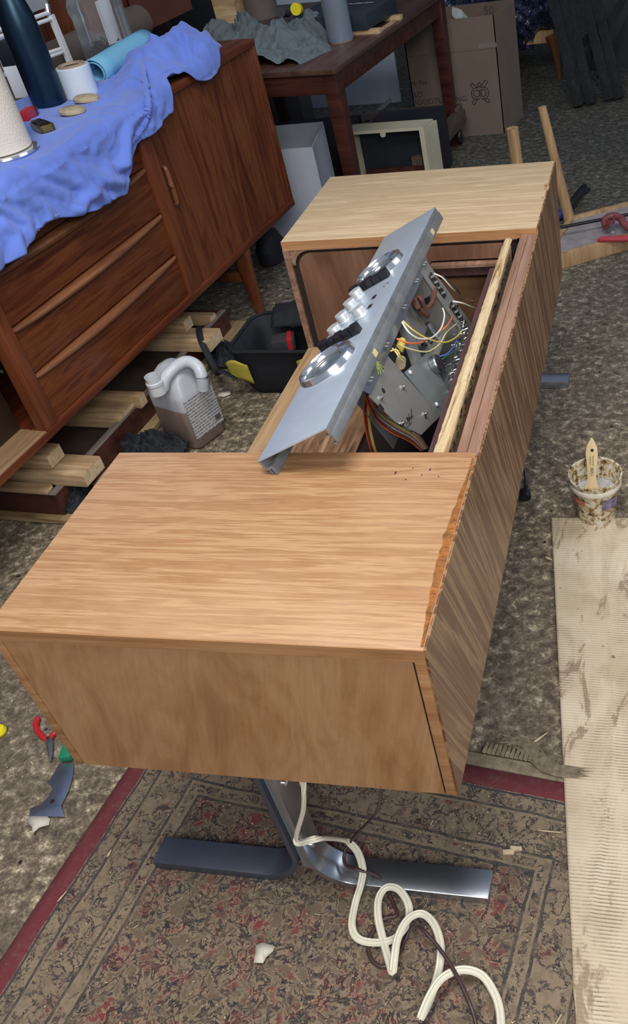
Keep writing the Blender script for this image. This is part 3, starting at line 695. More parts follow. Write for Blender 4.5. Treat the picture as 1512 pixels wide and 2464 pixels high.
# ================================================================ POWER CORDS
def path3(pts): return [P(u, v, z) for (u, v, z) in pts]
def yz(u, v, y): return PL(u, v, (0, y, 0), (0, 1, 0)).z
wc = [(726, 1862, yz(726, 1862, .01)), (731, 1900, yz(731, 1900, .004)), (730, 1950, yz(730, 1950, .0)), (714, 2010, yz(714, 2010, -.003)), (722, 2028, yz(722, 2028, -.006)), (767, 2018, yz(767, 2018, -.005)), (826, 2022, .085), (858, 2045, .06), (873, 2090, .042), (868, 2130, .030), (856, 2170, .015), (847, 2225, .012), (862, 2258, .012), (905, 2268, .013), (950, 2258, .016), (980, 2222, .022), (984, 2180, .027), (962, 2142, .03), (932, 2135, .03), (912, 2160, .026), (910, 2205, .02), (922, 2260, .014), (936, 2310, .016), (945, 2338, .022), (950, 2300, .03), (958, 2256, .035), (980, 2214, .036), (1014, 2198, .034), (1044, 2222, .03), (1060, 2270, .024), (1058, 2325, .018), (1042, 2385, .016), (1026, 2425, .02), (1012, 2450, .028), (1035, 2395, .036), (1066, 2352, .036), (1112, 2333, .034), (1158, 2345, .028), (1188, 2385, .022), (1203, 2430, .016), (1208, 2500, .013)]
solo('power_cord', MB().tube(smooth_path(path3(wc), 7), .006, 16, flat=(.0062, .0026), ribs=1), M['cordw'], 'thick cream ribbed flat cord looping over the rug below the console', 'cord', ang=50)
bc = [(918, 1890, .33), (917, 1915, .29), (905, 1958, .2), (862, 2003, .1), (832, 2045, .055), (832, 2080, .045), (862, 2092, .045), (905, 2106, .03), (925, 2126, .018), (940, 2160, .010), (955, 2200, .010), (920, 2212, .010), (893, 2250, .010), (888, 2295, .010), (915, 2325, .010), (950, 2310, .010), (975, 2262, .010), (990, 2225, .024), (1012, 2232, .045), (1048, 2270, .045), (1085, 2322, .045), (1118, 2385, .047), (1140, 2440, .045), (1152, 2500, .03)]
solo('speaker_wire', MB().tube(smooth_path(path3(bc), 7), .003, 10, flat=(.0030, .0019)), M['cordb'], 'thin dark brown twin wire trailing from the console across the cream cord', 'wire', ang=50)
# black plug on the floor behind the console
q = P(1265, 1195)
mb = MB(); mb.tube(smooth_path([q+V((-.02, .10, .05)), q+V((-.004, .05, .03)), q+V((0, .02, .012))], 4), .004, 8); mb.tube(smooth_path([q+V((0, .022, .012)), q+V((0, .0, .014)), q+V((.004, -.02, .012))], 4), [.006]*4+[.014]*4+[.013], 10)
solo('black_plug', mb, M['black'], 'black plug and cable on the floor beside the striped console side', 'plug')

# ================================================================ PAINT TUB, BRUSH, CARDBOARD
q = P(1436, 1250) + V((0, .012, .005))
tub = root('paint_tub', q, 0, 'stained white plastic tub of varnish at the far end of the flattened cardboard', 'tub')
part('tub_body', MB().lathe([(.040, 0), (.044, .004), (.0475, .06), (.052, .088), (.058, .094), (.0585, .113), (.061, .118), (.0605, .122), (.057, .121), (.055, .112), (.049, .075), (.0475, .07)], seg=48, cap=False), M['tub'], tub)
part('rim_band', MB().lathe([(.0582, .094), (.0592, .096), (.0592, .106), (.0582, .108)], seg=48, cap=False), mat('rim_white', (.75, .72, .62), .4, var=.2, vs=50), tub)
part('varnish_residue', MB().lathe([(.0001, .074), (.046, .072)], seg=32), mat('whitish_residue', (.55, .55, .58), .5, var=.25, vs=50), tub)
part('base_disc', MB().lathe([(.0001, 0), (.040, .0005)], seg=32), M['tub'], tub)
def tubpatch(a0, a1, z0, z1, r, m, nm):
    mb = MB(); mb.grid(lambda a, b_: V(((r+.0475+.006*(z0+(z1-z0)*b_-.03)/.06)*math.cos(a0+(a1-a0)*a), (r+.0475+.006*(z0+(z1-z0)*b_-.03)/.06)*math.sin(a0+(a1-a0)*a), z0+(z1-z0)*b_)), 10, 3); part(nm, mb, m, tub)
tubpatch(math.radians(195), math.radians(245), .062, .076, .0015, mat('faded_red_print', (.55, .16, .10), .5, var=.5, vs=70), 'printed_mark')
tubpatch(math.radians(290), math.radians(335), .05, .078, .0015, mat('faded_violet_print', (.22, .18, .30), .5, var=.6, vs=70), 'printed_mark')
# brush stands in the tub, leaning back
bq = q + V((-.006, -.026, .082)); bt = PL(1421, 1052, q+V((0, .030, 0)), (0, 1, 0)); ax = (bt-bq); hl = ax.length; ax.normalize()
Bm = frame(bq, (1, 0, 0), ax)
brm = root('paint_brush', bq, 0, 'flat wooden chip brush standing in the stained tub', 'paint brush')
brm.rotation_euler = Bm.to_euler()
prof = [(hl*k, w_) for k, w_ in ((0, .026), (.08, .022), (.18, .013), (.28, .0100), (.44, .0100), (.58, .0115), (.72, .0135), (.84, .0115), (.94, .0055), (1, .0006))]
pts = [(-w_, y, 0) for y, w_ in prof]+[(w_, y, 0) for y, w_ in reversed(prof)]
part('handle', MB().prism(pts, (0, 0, .006)), wood('brush_handle', [(.60, .44, .22), (.70, .54, .30), (.76, .62, .38)], 'y', 30, 10, .5, .1), brm, bevel=.0012)
part('hang_hole', MB().lathe([(.0036, .0061), (.0001, .0063)], Matrix.Translation((.001, hl*.78, 0)), 14), M['ink'], brm)
part('bristles', MB().box(-.026, .026, -.014, .002, -.001, .007), M['tan'], brm)
for s_, size, yy, xx in (('1500', .010, hl*.40, .001), ('PROFESSIONAL', .0034, hl*.60, .003), ('CHIP BRUSH', .0034, hl*.60, -.003)):
    part('stamped_text', text_mb(s_, size, Matrix.Translation((xx, yy, .0064)) @ Matrix.Rotation(math.pi/2, 4, 'Z'), .0001), M['ink'], brm)
# cardboard
c0, c1 = P(1328, 1250), P(1388, 2500)
cd = root('cardboard_sheet', (0, 0, 0), 0, 'flattened corrugated cardboard sheet with brown varnish stains along the right side', 'cardboard')
def cards(a, b_):
    y = c0.y+(c1.y-c0.y)*b_; x0 = c0.x+(c1.x-c0.x)*b_; x = x0+a*.62
    z = .005+.0012*noise.noise(V((x*6, y*6, 1)))+.0025*math.exp(-((x-.735-.02*math.sin(y*5))/.004)**2)-.0012*math.exp(-((y-.36)/.004)**2)
    return V((x, y, z))
mb = MB(); mb.grid(cards, 130, 160); o = part('sheet', mb, M['cardsheet'], cd); so = o.modifiers.new('s', 'SOLIDIFY'); so.thickness = .004; so.offset = -1
mb = MB()
for (u, v, l_, a) in ((1432, 1370, .035, 1.5), (1424, 1400, .022, 1.2), (1345, 1500, .03, 1.5), (1352, 1452, .012, .5)):
    p = P(u, v, .0075); mb.beam(p, p+V((l_*math.cos(a), l_*math.sin(a), .001)), .006, .0006)
part('stuck_sliver', mb, mat('sliver', (.2, .13, .08), .8), cd)

# ================================================================ SIDEBOARD
dS = V((-.11005, -.99393, 0)); SA = V((-.47173, 2.39188, 0)); SROT = math.atan2(dS.y, dS.x)
sb = root('sideboard', SA, SROT, 'dark reddish teak sideboard with curved drawer lips, under the blue sheet', 'sideboard')
SM = Matrix.Translation(SA) @ Matrix.Rotation(SROT, 4, 'Z'); SI = SM.inverted()
SL = 2.14; D = .47; ZS = .24; ZTT = .79
mb = MB(); mb.box(0, SL, -D, .002, ZTT-.022, ZTT); part('top', mb, M['teakfr'], sb, bevel=.003)
mb = MB(); mb.box(0, SL, -D, .002, ZS, ZS+.020); part('bottom_rail', mb, M['teakfr'], sb, bevel=.003)
boxes('side', M['teakv'], sb, [(0, .022, -D, .0, ZS+.02, ZTT-.022), (SL-.022, SL, -D, .0, ZS+.02, ZTT-.022)], .002)
mb = MB(); mb.box(.022, SL-.022, -D, -D+.008, ZS+.02, ZTT-.022); part('back', mb, M['teakv'], sb)
boxes('door_track', wood('teak_track', [(.085, .02, .009), (.14, .04, .017), (.18, .058, .026)], 'z', 30, 10, .36, .2), sb, [(.023, .036, -.03, -.004, ZS+.02, ZTT-.022), (.0385, .049, -.03, -.009, ZS+.02, ZTT-.022)], .0015)
dr = part('door', MB().box(.05, .680, -.024, -.012, ZS+.021, ZTT-.023), M['teakv'], sb)
hp = [(.662, -.012, .615), (.664, -.004, .612), (.666, .0, .59), (.667, .001, .56), (.666, .0, .53), (.664, -.004, .508), (.662, -.012, .505)]
part('door_handle', MB().tube(smooth_path(hp, 5), [.0045+.003*math.sin(math.pi*i/30) for i in range(31)], 10), M['teakl'], dr)
boxes('stile', wood('teak_stile', [(.11, .024, .009), (.18, .048, .017), (.23, .07, .028)], 'z', 30, 10, .36, .2), sb, [(.684, .742, -.03, -.002, ZS+.02, ZTT-.022), (1.413, 1.462, -.03, -.002, ZS+.02, ZTT-.022)], .002)
rows_ = [(ZS+.022, .388), (.392, .511), (.515, .641), (.645, ZTT-.024)]
for i, (z0, z1) in enumerate(rows_):
    dw = part('drawer', MB().box(.744, 1.411, -.024, -.012, z0, z1), M['teakh'], sb, bevel=.001)
    if i < 3:
        n = 40
        def lip(a, b_, z1=z1):
            x = .746+.662*a; k = math.sin(math.pi*min(1, max(0, a)))**.7
            h = .012+.014*k; th = b_*math.pi
            return V((x, -.014+.020*(.35+.65*k)*math.sin(th), z1-.001-h*(1-math.cos(th))/2))
        part('drawer_lip', MB().grid(lip, 40, 8), M['teakl'], dw)
boxes('open_shelf', M['shelf'], sb, [(1.462, SL-.022, -.05, -.001, ZS+.014, ZS+.0225), (1.462, SL-.022, -.40, -.05, ZS+.014, ZS+.024)])
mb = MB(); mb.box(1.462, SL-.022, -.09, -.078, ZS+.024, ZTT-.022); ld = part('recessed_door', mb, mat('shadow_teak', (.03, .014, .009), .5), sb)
part('lock', MB().lathe([(.004, 0), (.004, .004)], SI @ frame(PL(2, 894, SM @ V((0, -.078, 0)), SM.to_3x3() @ V((0, 1, 0))), SM.to_3x3() @ V((-1, 0, 0)), (0, 0, 1)), 12), M['chrome'], ld)
def sleg(x, y, lean):
    mb = MB(); mb.tube(smooth_path([(x, y, ZS), (x+lean*.2, y, ZS*.7), (x+lean, y, 0)], 4), [.034, .033, .031, .029, .027, .024, .021, .018, .014], 14); return part('leg', mb, M['teakv'], sb)
for x, l_ in ((.385, -.012), (SL-.32, .012)):
    for y in (-.028, -D+.05): sleg(x, y, l_)
    part('stretcher', MB().box(x-.016, x+.012, -D+.06, -.03, .13, .165), M['teakv'], sb, bevel=.004)

# ---------------------------------------------------------------- blue sheet
hemp = [(.17, -.09), (.185, -.04), (.215, .0), (.35, .03), (.46, .0), (.53, -.005), (.59, .05), (.70, .067), (.76, .065), (.84, .09), (.90, .155), (.975, .145), (1.107, .13), (1.21, .105), (1.36, .13), (1.6, .15), (2.0, .14), (2.2, .12)]
def interp(t, tab):
    for (a, x), (b_, y) in zip(tab, tab[1:]):
        if t <= b_: k = max(0, (t-a)/(b_-a)); k = k*k*(3-2*k); return x+(y-x)*k
    return tab[-1][1]
def foldn(s, w_):
    a = noise.noise(V((s*5+w_*2, w_*3-s*1.5, 1))); b_ = abs(noise.noise(V((s*9+w_*5+a, w_*7-s*4, 4))))
    c = abs(noise.noise(V((s*18-w_*9+2*a, w_*14+s*7, 9))))
    return .55*a+.8*(.35-b_)+.35*(.3-c)
def calm(s, w_):     # the patch where things stand is pulled flatter
    k = 1
    for (cs, cw, r) in ((.65, -.31, .10), (1.065, -.107, .13), (.60, -.25, .10), (.76, -.166, .07), (.64, -.20, .07), (.90, -.147, .07), (.13, -.42, .12), (.32, -.30, .1), (.76, -.31, .06)):
        d = math.hypot(s-cs, w_-cw)/r
        if d < 1.4: k = min(k, .12+.88*max(0, d-.4))
    return k
bumps = [(.27, -.09, .085, .10, .085), (.40, -.15, .04, .06, .08), (.16, -.36, .045, .035, .05), (.44, -.09, .035, .08, .08), (.52, -.13, .02, .05, .15)]
def topsw(u, v):
    q = SI @ P(u, v, .80)
    if q.y < -.005: return (q.x, q.y)
    q = SI @ PL(u, v, SM @ V((0, .02, 0)), SM.to_3x3() @ V((0, 1, 0))); return (q.x, max(.0, .79-q.z))
RDG = [([(285, 398), (240, 425), (180, 415), (120, 392), (60, 388), (0, 395)], .016, .016), ([(283, 440), (235, 440), (200, 452), (160, 440), (90, 405), (0, 430)], .018, .013), ([(350, 180), (300, 192), (265, 212), (225, 232)], .011, .010), ([(345, 212), (300, 215), (262, 240), (215, 262)], .010, .010),
 ([(350, 265), (320, 285), (310, 300), (296, 345), (285, 392)], .018, .012), ([(240, 470), (215, 465), (190, 475), (175, 505)], .018, .011), ([(165, 500), (150, 470), (100, 445), (40, 450)], .014, .013), ([(110, 520), (95, 490), (60, 475), (0, 470)], .012, .014), ([(60, 560), (50, 530), (20, 510), (-20, 500)], .014, .012), ([(30, 600), (25, 560), (0, 540)], .012, .010),
 ([(230, 350), (245, 325), (262, 300), (250, 280)], .006, .010), ([(190, 330), (215, 300), (225, 280)], .005, .012), ([(130, 380), (170, 360), (205, 345)], .008, .012), ([(470, 110), (462, 140), (478, 160), (500, 150), (520, 120)], .022, .010), ([(390, 85), (430, 95), (452, 120), (440, 150), (415, 172)], .018, .012), ([(400, 120), (398, 150), (380, 185), (388, 220), (385, 265)], .014, .011),
 ([(375, 95), (372, 150), (366, 200), (372, 250), (360, 300)], .014, .009), ([(500, 90), (520, 110), (522, 140)], .012, .012), ([(340, 62), (352, 80), (345, 95)], .02, .012), ([(350, 150), (330, 165), (310, 172)], .008, .008)]
RDG = [([topsw(u, v) for u, v in pl], h*(.38 if pl[0][0] > 365 else .55), sg*1.1) for pl, h, sg in RDG]
def ridges(s, w_):
    t = 0
    ws = w_+.006*noise.noise(V((s*20, w_*20, 5)))
    for pl, h, sg in RDG:
        best = 1e9
        for (x0, y0), (x1, y1) in zip(pl, pl[1:]):
            if min(x0, x1)-.06 > s or max(x0, x1)+.06 < s: continue
            dx_, dy_ = x1-x0, y1-y0; k = ((s-x0)*dx_+(ws-y0)*dy_)/(dx_*dx_+dy_*dy_+1e-9); k = max(0, min(1, k)); d = math.hypot(s-x0-k*dx_, ws-y0-k*dy_); best = min(best, d)
        if best < sg*3: t += h*(math.exp(-(best/sg)**2)-.35*math.exp(-((best-sg*1.9)/sg)**2))
    return t
def topz(s, w_):
    z = .794+.014*(foldn(s, w_)+.4)*calm(s, w_)+ridges(s, w_)*min(1, calm(s, w_)*1.3)
    for (cs, cw, h, rs, rw) in bumps:
        d = ((s-cs)/rs)**2+((w_-cw)/rw)**2
        z += h*math.exp(-d*d*.6-d*.3)*(1+.35*foldn(s*1.3, w_*1.3))
    return max(z, .7915)
def sheet(a, b_):
    s = .165+a*1.98; hem = interp(s, hemp)+.008*noise.noise(V((s*9, 0, 7)))
    D0 = -.46 if s > .3 else -.46*(.55+.45*(s-.165)/.135)
    w_ = D0+(hem-D0)*b_
    if w_ < -.012:
        z = topz(s, w_); y = w_
        e = min(1, (s-.165)/.045)**.6; z = .7915+(z-.7915)*max(.0, e)
        if b_ > .97: z = .7915+(z-.7915)*.55
        x = s
    else:
        k = min(1, (w_+.012)/.024); th = k*math.pi/2
        zt = topz(s, -.012)
        out = .010*(1+foldn(s*1.5, 0))
        if w_ < .012: y = -.012+(.012+out+.002)*math.sin(th)+.002; z = zt-(.014+(zt-.79))*(1-math.cos(th)); 
        else:
            dd = w_-.012; y = .006+out+dd*(.10+.30*abs(foldn(s*1.25, dd*.8)))+max(-.004, ridges(s, w_)*1.3); z = .776-dd
        x = s+.01*noise.noise(V((s*9, w_*9, 2)))
    return SM @ V((x, y, z))
mb = MB(); mb.grid(sheet, 420, 150)
bl = solo('bedsheet', mb, M['blue'], 'crumpled blue elasticated bedsheet draped over the sideboard top', 'bedsheet', ang=80)
so = bl.modifiers.new('s', 'SOLIDIFY'); so.thickness = .0018; so.offset = 1
# gathered elastic seam
def seam(pts, n=8):
    pp = []
    for (u, v) in pts:
        q = SI @ P(u, v, .80)
        if q.y < -.01: z = topz(q.x, q.y); z = max(z, .793); p = SM @ V((q.x, q.y, z+.005))
        else:
            q = SI @ PL(u, v, SM @ V((0, .022, 0)), SM.to_3x3() @ V((0, 1, 0))); p = SM @ V((q.x, q.y, q.z))
        pp.append(p)
    pp = smooth_path(pp, n)
    out = []; rr_ = []
    for i, p in enumerate(pp):
        out.append(p+V((noise.noise(V((i*.9, 0, 0))), noise.noise(V((i*.9, 5, 0))), noise.noise(V((i*.9, 9, 0)))))*.004); rr_.append(.0045+.0045*abs(math.sin(i*1.7))+.002*random.random())
    return MB().tube(out, rr_, 8)
for pts in ([(362, 90), (356, 130), (352, 165), (355, 200), (357, 240), (352, 285), (335, 318), (312, 345), (292, 372)], [(160, 512), (128, 520), (100, 535), (78, 555), (50, 578), (25, 600), (2, 628), (-30, 655)]):
    mb = seam(pts, 10); me = finish('elastic_hem', mb, M['blue'], M=Matrix.Translation(-bl.location)); o = bpy.data.objects.new('elastic_hem', me); COL.objects.link(o); o.parent = bl

# ---------------------------------------------------------------- things on the sheet
def sp_(s, y, z=.797): return SM @ V((s, y, z))
# water bottle
bp = sp_(.66, -.31)
bo = root('water_bottle', bp, 0, 'tall dark blue steel water bottle behind the paper towel roll', 'bottle')
part('bottle_body', MB().lathe([(.041, 0), (.0455, .004), (.047, .014), (.047, .185), (.045, .22), (.036, .262), (.0255, .298), (.0235, .315)], seg=40), M['bottle'], bo)
part('neck_ring', MB().lathe([(.0236, .315), (.0245, .316), (.0245, .322), (.0236, .323)], seg=32), M['chrome'], bo)
part('cap', MB().lathe([(.0238, .323), (.0245, .326), (.0245, .365), (.022, .37), (.0001, .37)], seg=32), M['bottle'], bo)
# paper towel roll on metal base
tp_ = sp_(1.075, -.135)
to = root('paper_towel_roll', tp_, 0, 'beige paper towel roll on a chrome stand at the left', 'paper towel')
part('stand_base', MB().lathe([(.078, 0), (.081, .004), (.079, .009), (.072, .010), (.0001, .010)], seg=48), M['chrome'], to)
part('paper_roll', MB().lathe([(.0001, .012), (.066, .012), (.068, .014), (.068, .285), (.065, .288), (.0001, .288)], seg=48), M['towel'], to)
# stretch film roll
rp = sp_(.585, -.255)
ro = root('stretch_film_roll', rp, 0, 'short clear white stretch film roll standing beside the water bottle', 'film roll')
part('film', MB().lathe([(.0255, 0), (.048, .001), (.048, .076), (.046, .078), (.0255, .078)], seg=40, cap=False), M['wrap'], ro)
part('core', MB().lathe([(.0215, .0), (.036, .0), (.036, .083), (.031, .083), (.031, .0)], seg=40, cap=False), M['card'], ro)
# rolled blue foam sheet
f0, f1 = sp_(.49, -.265, .832), sp_(.20, -.265, .845)
mb = MB(); Fm = frame(f0, (f1-f0).cross(V((0, 0, 1))), V((0, 0, 1))); ln = (f1-f0).length; ax = (f1-f0).normalized(); sx = V((0, 0, 1)).cross(ax).normalized(); sz = ax.cross(sx)
def spiral(a, b_):
    th = a*2*math.pi*1.9; r = .024+.014*a; return f0+ax*(b_*ln)+sx*(math.cos(th)*r*1.15)+sz*(math.sin(th)*r)
mb.grid(spiral, 70, 6); fo = solo('foam_roll', mb, M['foam'], 'rolled light blue foam sheet lying between the film roll and the jar', 'foam roll', ang=70); so = fo.modifiers.new('s', 'SOLIDIFY'); so.thickness = .003; so.offset = 0
# plastic jar of screws
jp = sp_(.17, -.43)
ja = root('plastic_jar', jp, SROT+.15, 'clear square plastic jar half full of screws, with a printed label', 'jar')
def rbox(w_, r, z, n=6):
    pts = []
    for cx, cy, a0 in ((1, 1, 0), (-1, 1, 90), (-1, -1, 180), (1, -1, 270)):
        for k in range(n+1): a = math.radians(a0+90*k/n); pts.append((cx*(w_-r)+r*math.cos(a), cy*(w_-r)+r*math.sin(a), z))
    return pts
def loft(secs, cap=True):
    mb = MB(); rings = [[mb.bm.verts.new(p) for p in s] for s in secs]
    for p, q in zip(rings, rings[1:]):
        n = len(p)
        for k in range(n): mb.bm.faces.new((p[k], p[(k+1) % n], q[(k+1) % n], q[k]))
    if cap: mb.bm.faces.new(rings[0][::-1]); mb.bm.faces.new(rings[-1])
    return mb
jb = part('jar_body', loft([rbox(.058, .018, 0), rbox(.063, .02, .008), rbox(.063, .02, .135), rbox(.066, .02, .145), rbox(.066, .02, .165), rbox(.060, .02, .185), rbox(.045, .03, .20)], cap=True), M['jarplastic'], ja)
part('lining', MB().box(-.012, .056, .038, .040, .050, .17), M['white'], ja)
part('printed_label', MB().box(-.062, -.006, .0632, .0642, .012, .16), m_print('jar_label_print', (.34, .36, .38), (.05, .05, .06), 900, 300, .48), ja)
mb = MB(); rs = random.Random(3)
for i in range(150):
    p = V((rs.uniform(-.045, .045), rs.uniform(-.045, .045), rs.uniform(.006, .055))); d = V((rs.uniform(-1, 1), rs.uniform(-1, 1), rs.uniform(-.5, .5))).normalized()*.017
    mb.tube([p-d, p+d], .0017, 5); mb.tube([p+d, p+d*1.12], .0042, 6)
part('screws', mb, mat('dark_screws', (.09, .09, .085), .35, .6, .4, 90), ja, kind='stuff')
# wooden discs
def disc(s, y, n, lab, rz):
    c = sp_(s, y, .7985)
    mb = MB(); mb.lathe([(.0001, 0), (.026, .0005), (.032, .004), (.0315, .010), (.027, .0135), (.0001, .015)], Matrix.Translation(c) @ Matrix.Rotation(.08, 4, 'Y') @ Matrix.Scale(1.12, 4, (1, 0, 0)), 32)
    if n > 1: mb.lathe([(.0001, -.008), (.027, -.006), (.027, 0), (.0001, 0)], Matrix.Translation(c+V((.002, .001, 0))), 32)
    return solo('wooden_disc', mb, M['tan'], lab, 'disc', 'round wooden discs on the blue sheet')
disc(.765, -.158, 2, 'thicker tan wooden disc on the blue sheet, nearer the brass fitting', 0); disc(.655, -.190, 1, 'thin tan wooden disc on the blue sheet, nearer the film roll', 0)
# brass catch
bc_ = sp_(.90, -.150, .800)
br_ = root('brass_catch', bc_, SROT+1.0, 'small brass and black cabinet catch on the blue sheet', 'catch')
mb = MB(); mb.box(-.036, .034, -.018, -.012, 0, .016); mb.box(-.036, .034, .012, .018, 0, .016); mb.box(.029, .034, -.018, .018, 0, .016); part('brass_housing', mb, M['brass'], br_, bevel=.001)
mb = MB(); mb.box(-.045, .0, -.012, .012, .002, .019); mb.box(0, .027, -.006, .006, .002, .013); part('black_slider', mb, M['black'], br_, bevel=.001)
mb = MB(); mb.box(-.06, -.036, -.013, .013, .0, .012); part('grey_tab', mb, M['chassis2'], br_)
# red and black clamp-like tool
rt = sp_(.79, -.275, .80)
ro_ = root('red_tool', rt, SROT+.35, 'red and black hand tool partly behind the paper towel roll', 'tool')
part('red_grip', MB().box(-.02, .05, -.014, .012, 0, .026), M['red'], ro_, bevel=.004); part('black_end', MB().box(-.028, -.02, -.012, .012, 0, .022), M['black'], ro_, bevel=.002)
part('grey_jaw', MB().box(-.046, -.028, -.008, .008, 0, .016), M['steel'], ro_, bevel=.001)
# dark box with green lettering above white sandpaper pack
wp = P(40, 232, .80)
wp = SM @ V(((SI @ wp).x-.035, -.46, .797))
sbm = root('sandpaper_pack', wp, SROT+.25, 'white sandpaper pack with black icons and a red stripe, behind the towel roll', 'box')
mb = MB(); mb.box(-.035, .035, -.05, .0, 0, .085); part('pack', mb, M['white'], sbm, bevel=.001)
mb = MB(); mb.box(-.034, .034, .0, .0008, .018, .028); part('red_stripe', mb, M['red'], sbm)
mb = MB()
for x in (-.022, -.003, .016): mb.box(-x-.007, -x+.007, .0, .0008, .060, .076)
part('icons', mb, M['ink'], sbm)
part('printed_text', text_mb('P180', .013, frame((0, .0006, .040), (-1, 0, 0), (0, 0, 1)), .0002), M['inkgrey'], sbm)
fb = root('dark_box', wp+V((0, 0, .0855)), SROT+.25, 'dark navy box with green lettering on top of the white sandpaper pack', 'box')
part('box_body', MB().box(-.034, .034, -.05, .002, 0, .060), M['navy'], fb, bevel=.003)
part('green_text', text_mb('FESTOOL', .0145, frame((0, .0026, .032), (-1, 0, 0), (0, 0, 1)), .0002), mat('green_print', (.05, .35, .06), .6), fb)

# furniture behind the sideboard
def backlocal(s, y, z): return SM @ V((s, y, z))
bd = root('storage_bench', SM @ V((-.3, -1.4, 0)), SROT, 'dark bench behind the sideboard holding racks and boards', 'bench')
part('bench_top', MB().box(.25, 2.6, .02, .88, .70, .74), M['tablewood'], bd, bevel=.002)
for x in (.3, 2.5):
    for y in (.06, .82): part('leg', MB().box(x, x+.05, y, y+.05, 0, .70), M['tablewood'], bd)
# leaning brown board
def facecam(uvs, depthpt, n): return [PL(u, v, depthpt, n) for u, v in uvs]
nS = SM.to_3x3() @ V((0, 1, 0))
pt = SM @ V((0, -.75, 0))
def Q(u, v, y=-.56): return PL(u, v, SM @ V((0, y, 0)), nS)
def sx_(u, v, y): return (SI @ PL(u, v, SM @ V((0, y, 0)), nS)).x
o = solo('cabinet_door', MB().box(sx_(478, 70, -.75), sx_(345, 80, -.75), -.77, -.75, .741, 1.32, M=SM), mat('flat_brown_door', (.10, .035, .022), .5), 'loose reddish brown cabinet door standing behind the plastic jar', 'cabinet door')
pt2 = SM @ V((0, -.80, 0))
solo('cabinet_door', MB().box(sx_(330, 80, -.80), sx_(100, 80, -.80), -.82, -.80, .741, 1.30, M=SM), M['teakv'], 'darker reddish board standing behind the white ladder rack', 'cabinet door')
# brown paper tube
a_ = SM @ V((sx_(60, 118, -.66), -.68, .80)); b_ = SM @ V((sx_(355, 75, -.66), -.68, .80))
solo('paper_tube', MB().tube([a_, b_], .055, 24), M['browntube'], 'thick brown cardboard tube lying behind the white ladder rack', 'tube')
# white ladder rack
def Q_(u, v, y=-.56): return PL(u, v, SM @ V((0, y, 0)), nS)
lr = root('ladder_rack', Q(170, 155), 0, 'white metal ladder-shaped rack standing behind the bottle', 'rack')
off = Matrix.Translation(-lr.location)
def lpart(name, pts, r, m, parent=lr, rect=None):
    pts = [off @ p for p in pts]; mb = MB()
    if rect: mb.beam(pts[0], pts[1], rect[0], rect[1], nS)
    else: mb.tube(pts, r, 10)
    return part(name, mb, m, parent)
qb = Q(172, 158); qb.z = min(qb.z, .742) if False else qb.z
lpart('upright', [Q(122, 36), Q(172, 158)+(Q(172, 158)-Q(122, 36))*max(0, (Q(172, 158).z-.742)/(Q(122, 36).z-Q(172, 158).z))], 0, M['white'], rect=(.016, .016))
lpart('upright', [Q(-30, 110), Q(20, 240)], 0, M['white'], rect=(.016, .016))
for (a, b_) in (((118, 30), (-20, 78)), ((124, 45), (-10, 92)), ((146, 118), (60, 145)), ((150, 125), (10, 180))): lpart('rung', [Q(*a), Q(*b_)], .006, M['white'])
lpart('rod_cap', [Q(116, 30), Q(112, 10)], .008, M['chrome'])
# wire basket
wb = root('wire_basket', Q(20, 150, -.60), 0, 'white wire grid basket at the far left behind the bottle', 'basket')
offb = Matrix.Translation(-wb.location)
mb = MB()
for i in range(6): mb.tube([offb @ Q(-20+i*13, 90+i*-3, -.6), offb @ Q(12+i*13, 175-i*4, -.6)], .0016, 5)
for i in range(5): mb.tube([offb @ Q(-12+i*8, 100+i*17, -.6), offb @ Q(62+i*7, 74+i*17, -.6)], .0016, 5)
part('grid', mb, M['white'], wb)
part('brace', MB().beam(offb @ Q(-15, 108, -.59), offb @ Q(36, 146, -.59), .012, .012, nS), M['white'], wb)
# leaning metal sheet and brown carton at top-left corner
solo('grey_sheet', MB().box(sx_(118, 14, -.63), sx_(30, 30, -.63), -.636, -.63, .955, 1.25, M=SM), mat('grey_white_sheet', (.42, .46, .5), .4, .3), 'light grey metal sheet with a drawn outline at the top left corner', 'sheet')
solo('brown_carton', MB().box(sx_(22, 50, -.66), sx_(-60, 60, -.66), -.78, -.66, .741, (SI @ Q(0, 32, -.66)).z, M=SM), M['brownbox'], 'brown carton behind the bottle neck at the left edge', 'carton')

# ================================================================ TABLE
TH = .64; tc = P(804, 166, TH); e1 = (P(1040, 0, TH)-tc).normalized(); e2 = V((-e1.y, e1.x, 0))
tb = root('dining_table', (tc.x, tc.y, 0), math.atan2(e1.y, e1.x), 'dark mahogany table with square legs under the grey cloth', 'table')
TW, TL = .95, 1.19
TBM = Matrix.Translation((tc.x, tc.y, 0)) @ Matrix.Rotation(math.atan2(e1.y, e1.x), 4, 'Z')
part('tabletop', MB().box(0, TL, 0, TW, TH-.018, TH), wood('table_top_brown', [(.055, .025, .018), (.09, .044, .031), (.115, .058, .042)], 'x', 24, 10, .36, .15), tb, bevel=.003)
boxes('apron', M['tablewood'], tb, [(.02, TL-.02, .012, .034, TH-.085, TH-.018), (.02, TL-.02, TW-.034, TW-.012, TH-.085, TH-.018), (.012, .034, .02, TW-.02, TH-.085, TH-.018), (TL-.034, TL-.012, .02, TW-.02, TH-.085, TH-.018)], .002)
